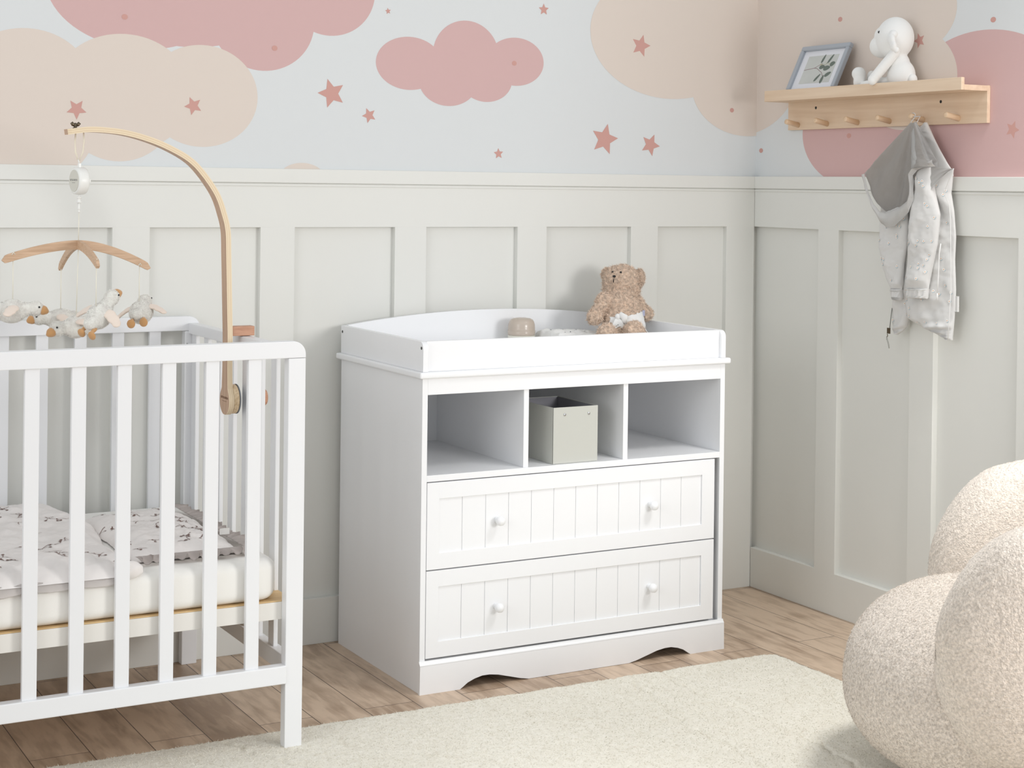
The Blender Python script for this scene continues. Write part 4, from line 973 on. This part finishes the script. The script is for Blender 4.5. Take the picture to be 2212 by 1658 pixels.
# ------------------------------------------------------------ boucle armchair
def chair():
    C = Vector((-.575, -1.785, .009)); R = empty('armchair', C); tag(R, 'rounded cream boucle armchair at the right edge of the photo beside the wall', 'armchair')
    BO = mat('boucle', (226, 215, 203), .95, bump=.9, scale=260, detail=2, bdist=.004, sheen=.2, var=.13, vscale=170)
    F = Vector((-.741, .671, 0)); Lr = Vector((-.671, -.741, 0)); UPV = Vector((0, 0, 1))
    def rough(p, n, k=1.0):
        q = p*150; q2 = p*280
        return p+n*(.0022*k*noise.noise(q)+.0016*k*noise.noise(q2)+.005*noise.noise(p*6))
    def mk(fn, nu, nv, name, closeu):
        G = [[fn(i/nu, j/nv) for j in range(nv+1)] for i in range(nu+(0 if closeu else 1))]
        bm = bmesh.new(); n = len(G)
        V = []
        for i in range(n):
            row = []
            for j in range(nv+1):
                p = G[i][j]; a = G[(i+1) % n if closeu else min(i+1, n-1)][j]-G[(i-1) % n if closeu else max(i-1, 0)][j]; b = G[i][min(j+1, nv)]-G[i][max(j-1, 0)]
                nn = a.cross(b); nn = nn.normalized() if nn.length > 1e-12 else Vector((0, 0, 0))
                row.append(bm.verts.new(rough(p, nn)))
            V.append(row)
        for i in range(n if closeu else n-1):
            for j in range(nv):
                f = bm.faces.new((V[i][j], V[(i+1) % n][j], V[(i+1) % n][j+1], V[i][j+1])); f.smooth = True
        bmesh.ops.remove_doubles(bm, verts=bm.verts[:], dist=1e-5)
        me = bpy.data.meshes.new(name); bm.to_mesh(me); bm.free(); me.materials.append(BO)
        return me
    # seat: rounded drum
    A, Bq, H0 = .405, .395, .425
    def seat(u, v):
        a = 2*pi*u; ph = -pi/2+pi*v
        cz = H0/2; e = .62
        cs, sn = abs(cos(ph))**e, (abs(sin(ph))**.80)*(1 if sin(ph) > 0 else -1)
        ca, sa = abs(cos(a))**.85*(1 if cos(a) > 0 else -1), abs(sin(a))**.85*(1 if sin(a) > 0 else -1)
        z = cz+sn*H0/2; k = 1.0 if sn > 0 else 1-.17*abs(sn)**2
        if sn > .6: z += .012*(1-(cs)**2)
        return C+F*(A*cs*ca*k)+Lr*(Bq*cs*sa*k)+UPV*z
    me = mk(seat, 430, 150, 'seat', True); me = add_fur(me, 170000, .0045, .00055, curl=1.8, seed=5, segs=2, lie=.9, mask=lambda p: p[:, 2] > .02); obj('seat', me, BO, R)
    # wrap-around back and arms
    Rr = .370; AL = pi*.5*Rr; ST = .220; TL = AL+ST; CAP = .17
    def back(u, v):
        s = (-1+2*v)*TL; q = abs(s); sg = 1 if s > 0 else -1
        if q < AL:
            th = q/Rr; c = C+F*(-cos(th)*Rr-.01)+Lr*(-sg*sin(th)*Rr); rad = (F*(-cos(th))+Lr*(-sg*sin(th))).normalized()
        else: c = C+F*(q-AL-.01)+Lr*(-sg*Rr); rad = Lr*(-sg)
        tip = max(0, (q-(TL-CAP))/CAP); k = sqrt(max(0, 1-tip**2))
        hb = max(0, 1-(q/TL)**1.5)
        zc = .365+.10*hb; hz = (.235+.07*hb)*(.02+.98*k); wd = .112*(.02+.98*k)
        a = 2*pi*u; ca, sa = abs(cos(a))**.85*(1 if cos(a) > 0 else -1), abs(sin(a))**.85*(1 if sin(a) > 0 else -1)
        return c+rad*(wd*ca+.025*sa)+UPV*(zc+hz*sa)
    me = mk(back, 230, 420, 'backrest', True); me = add_fur(me, 220000, .0045, .00055, curl=1.8, seed=6, segs=2, lie=.9); obj('backrest', me, BO, R)
chair()
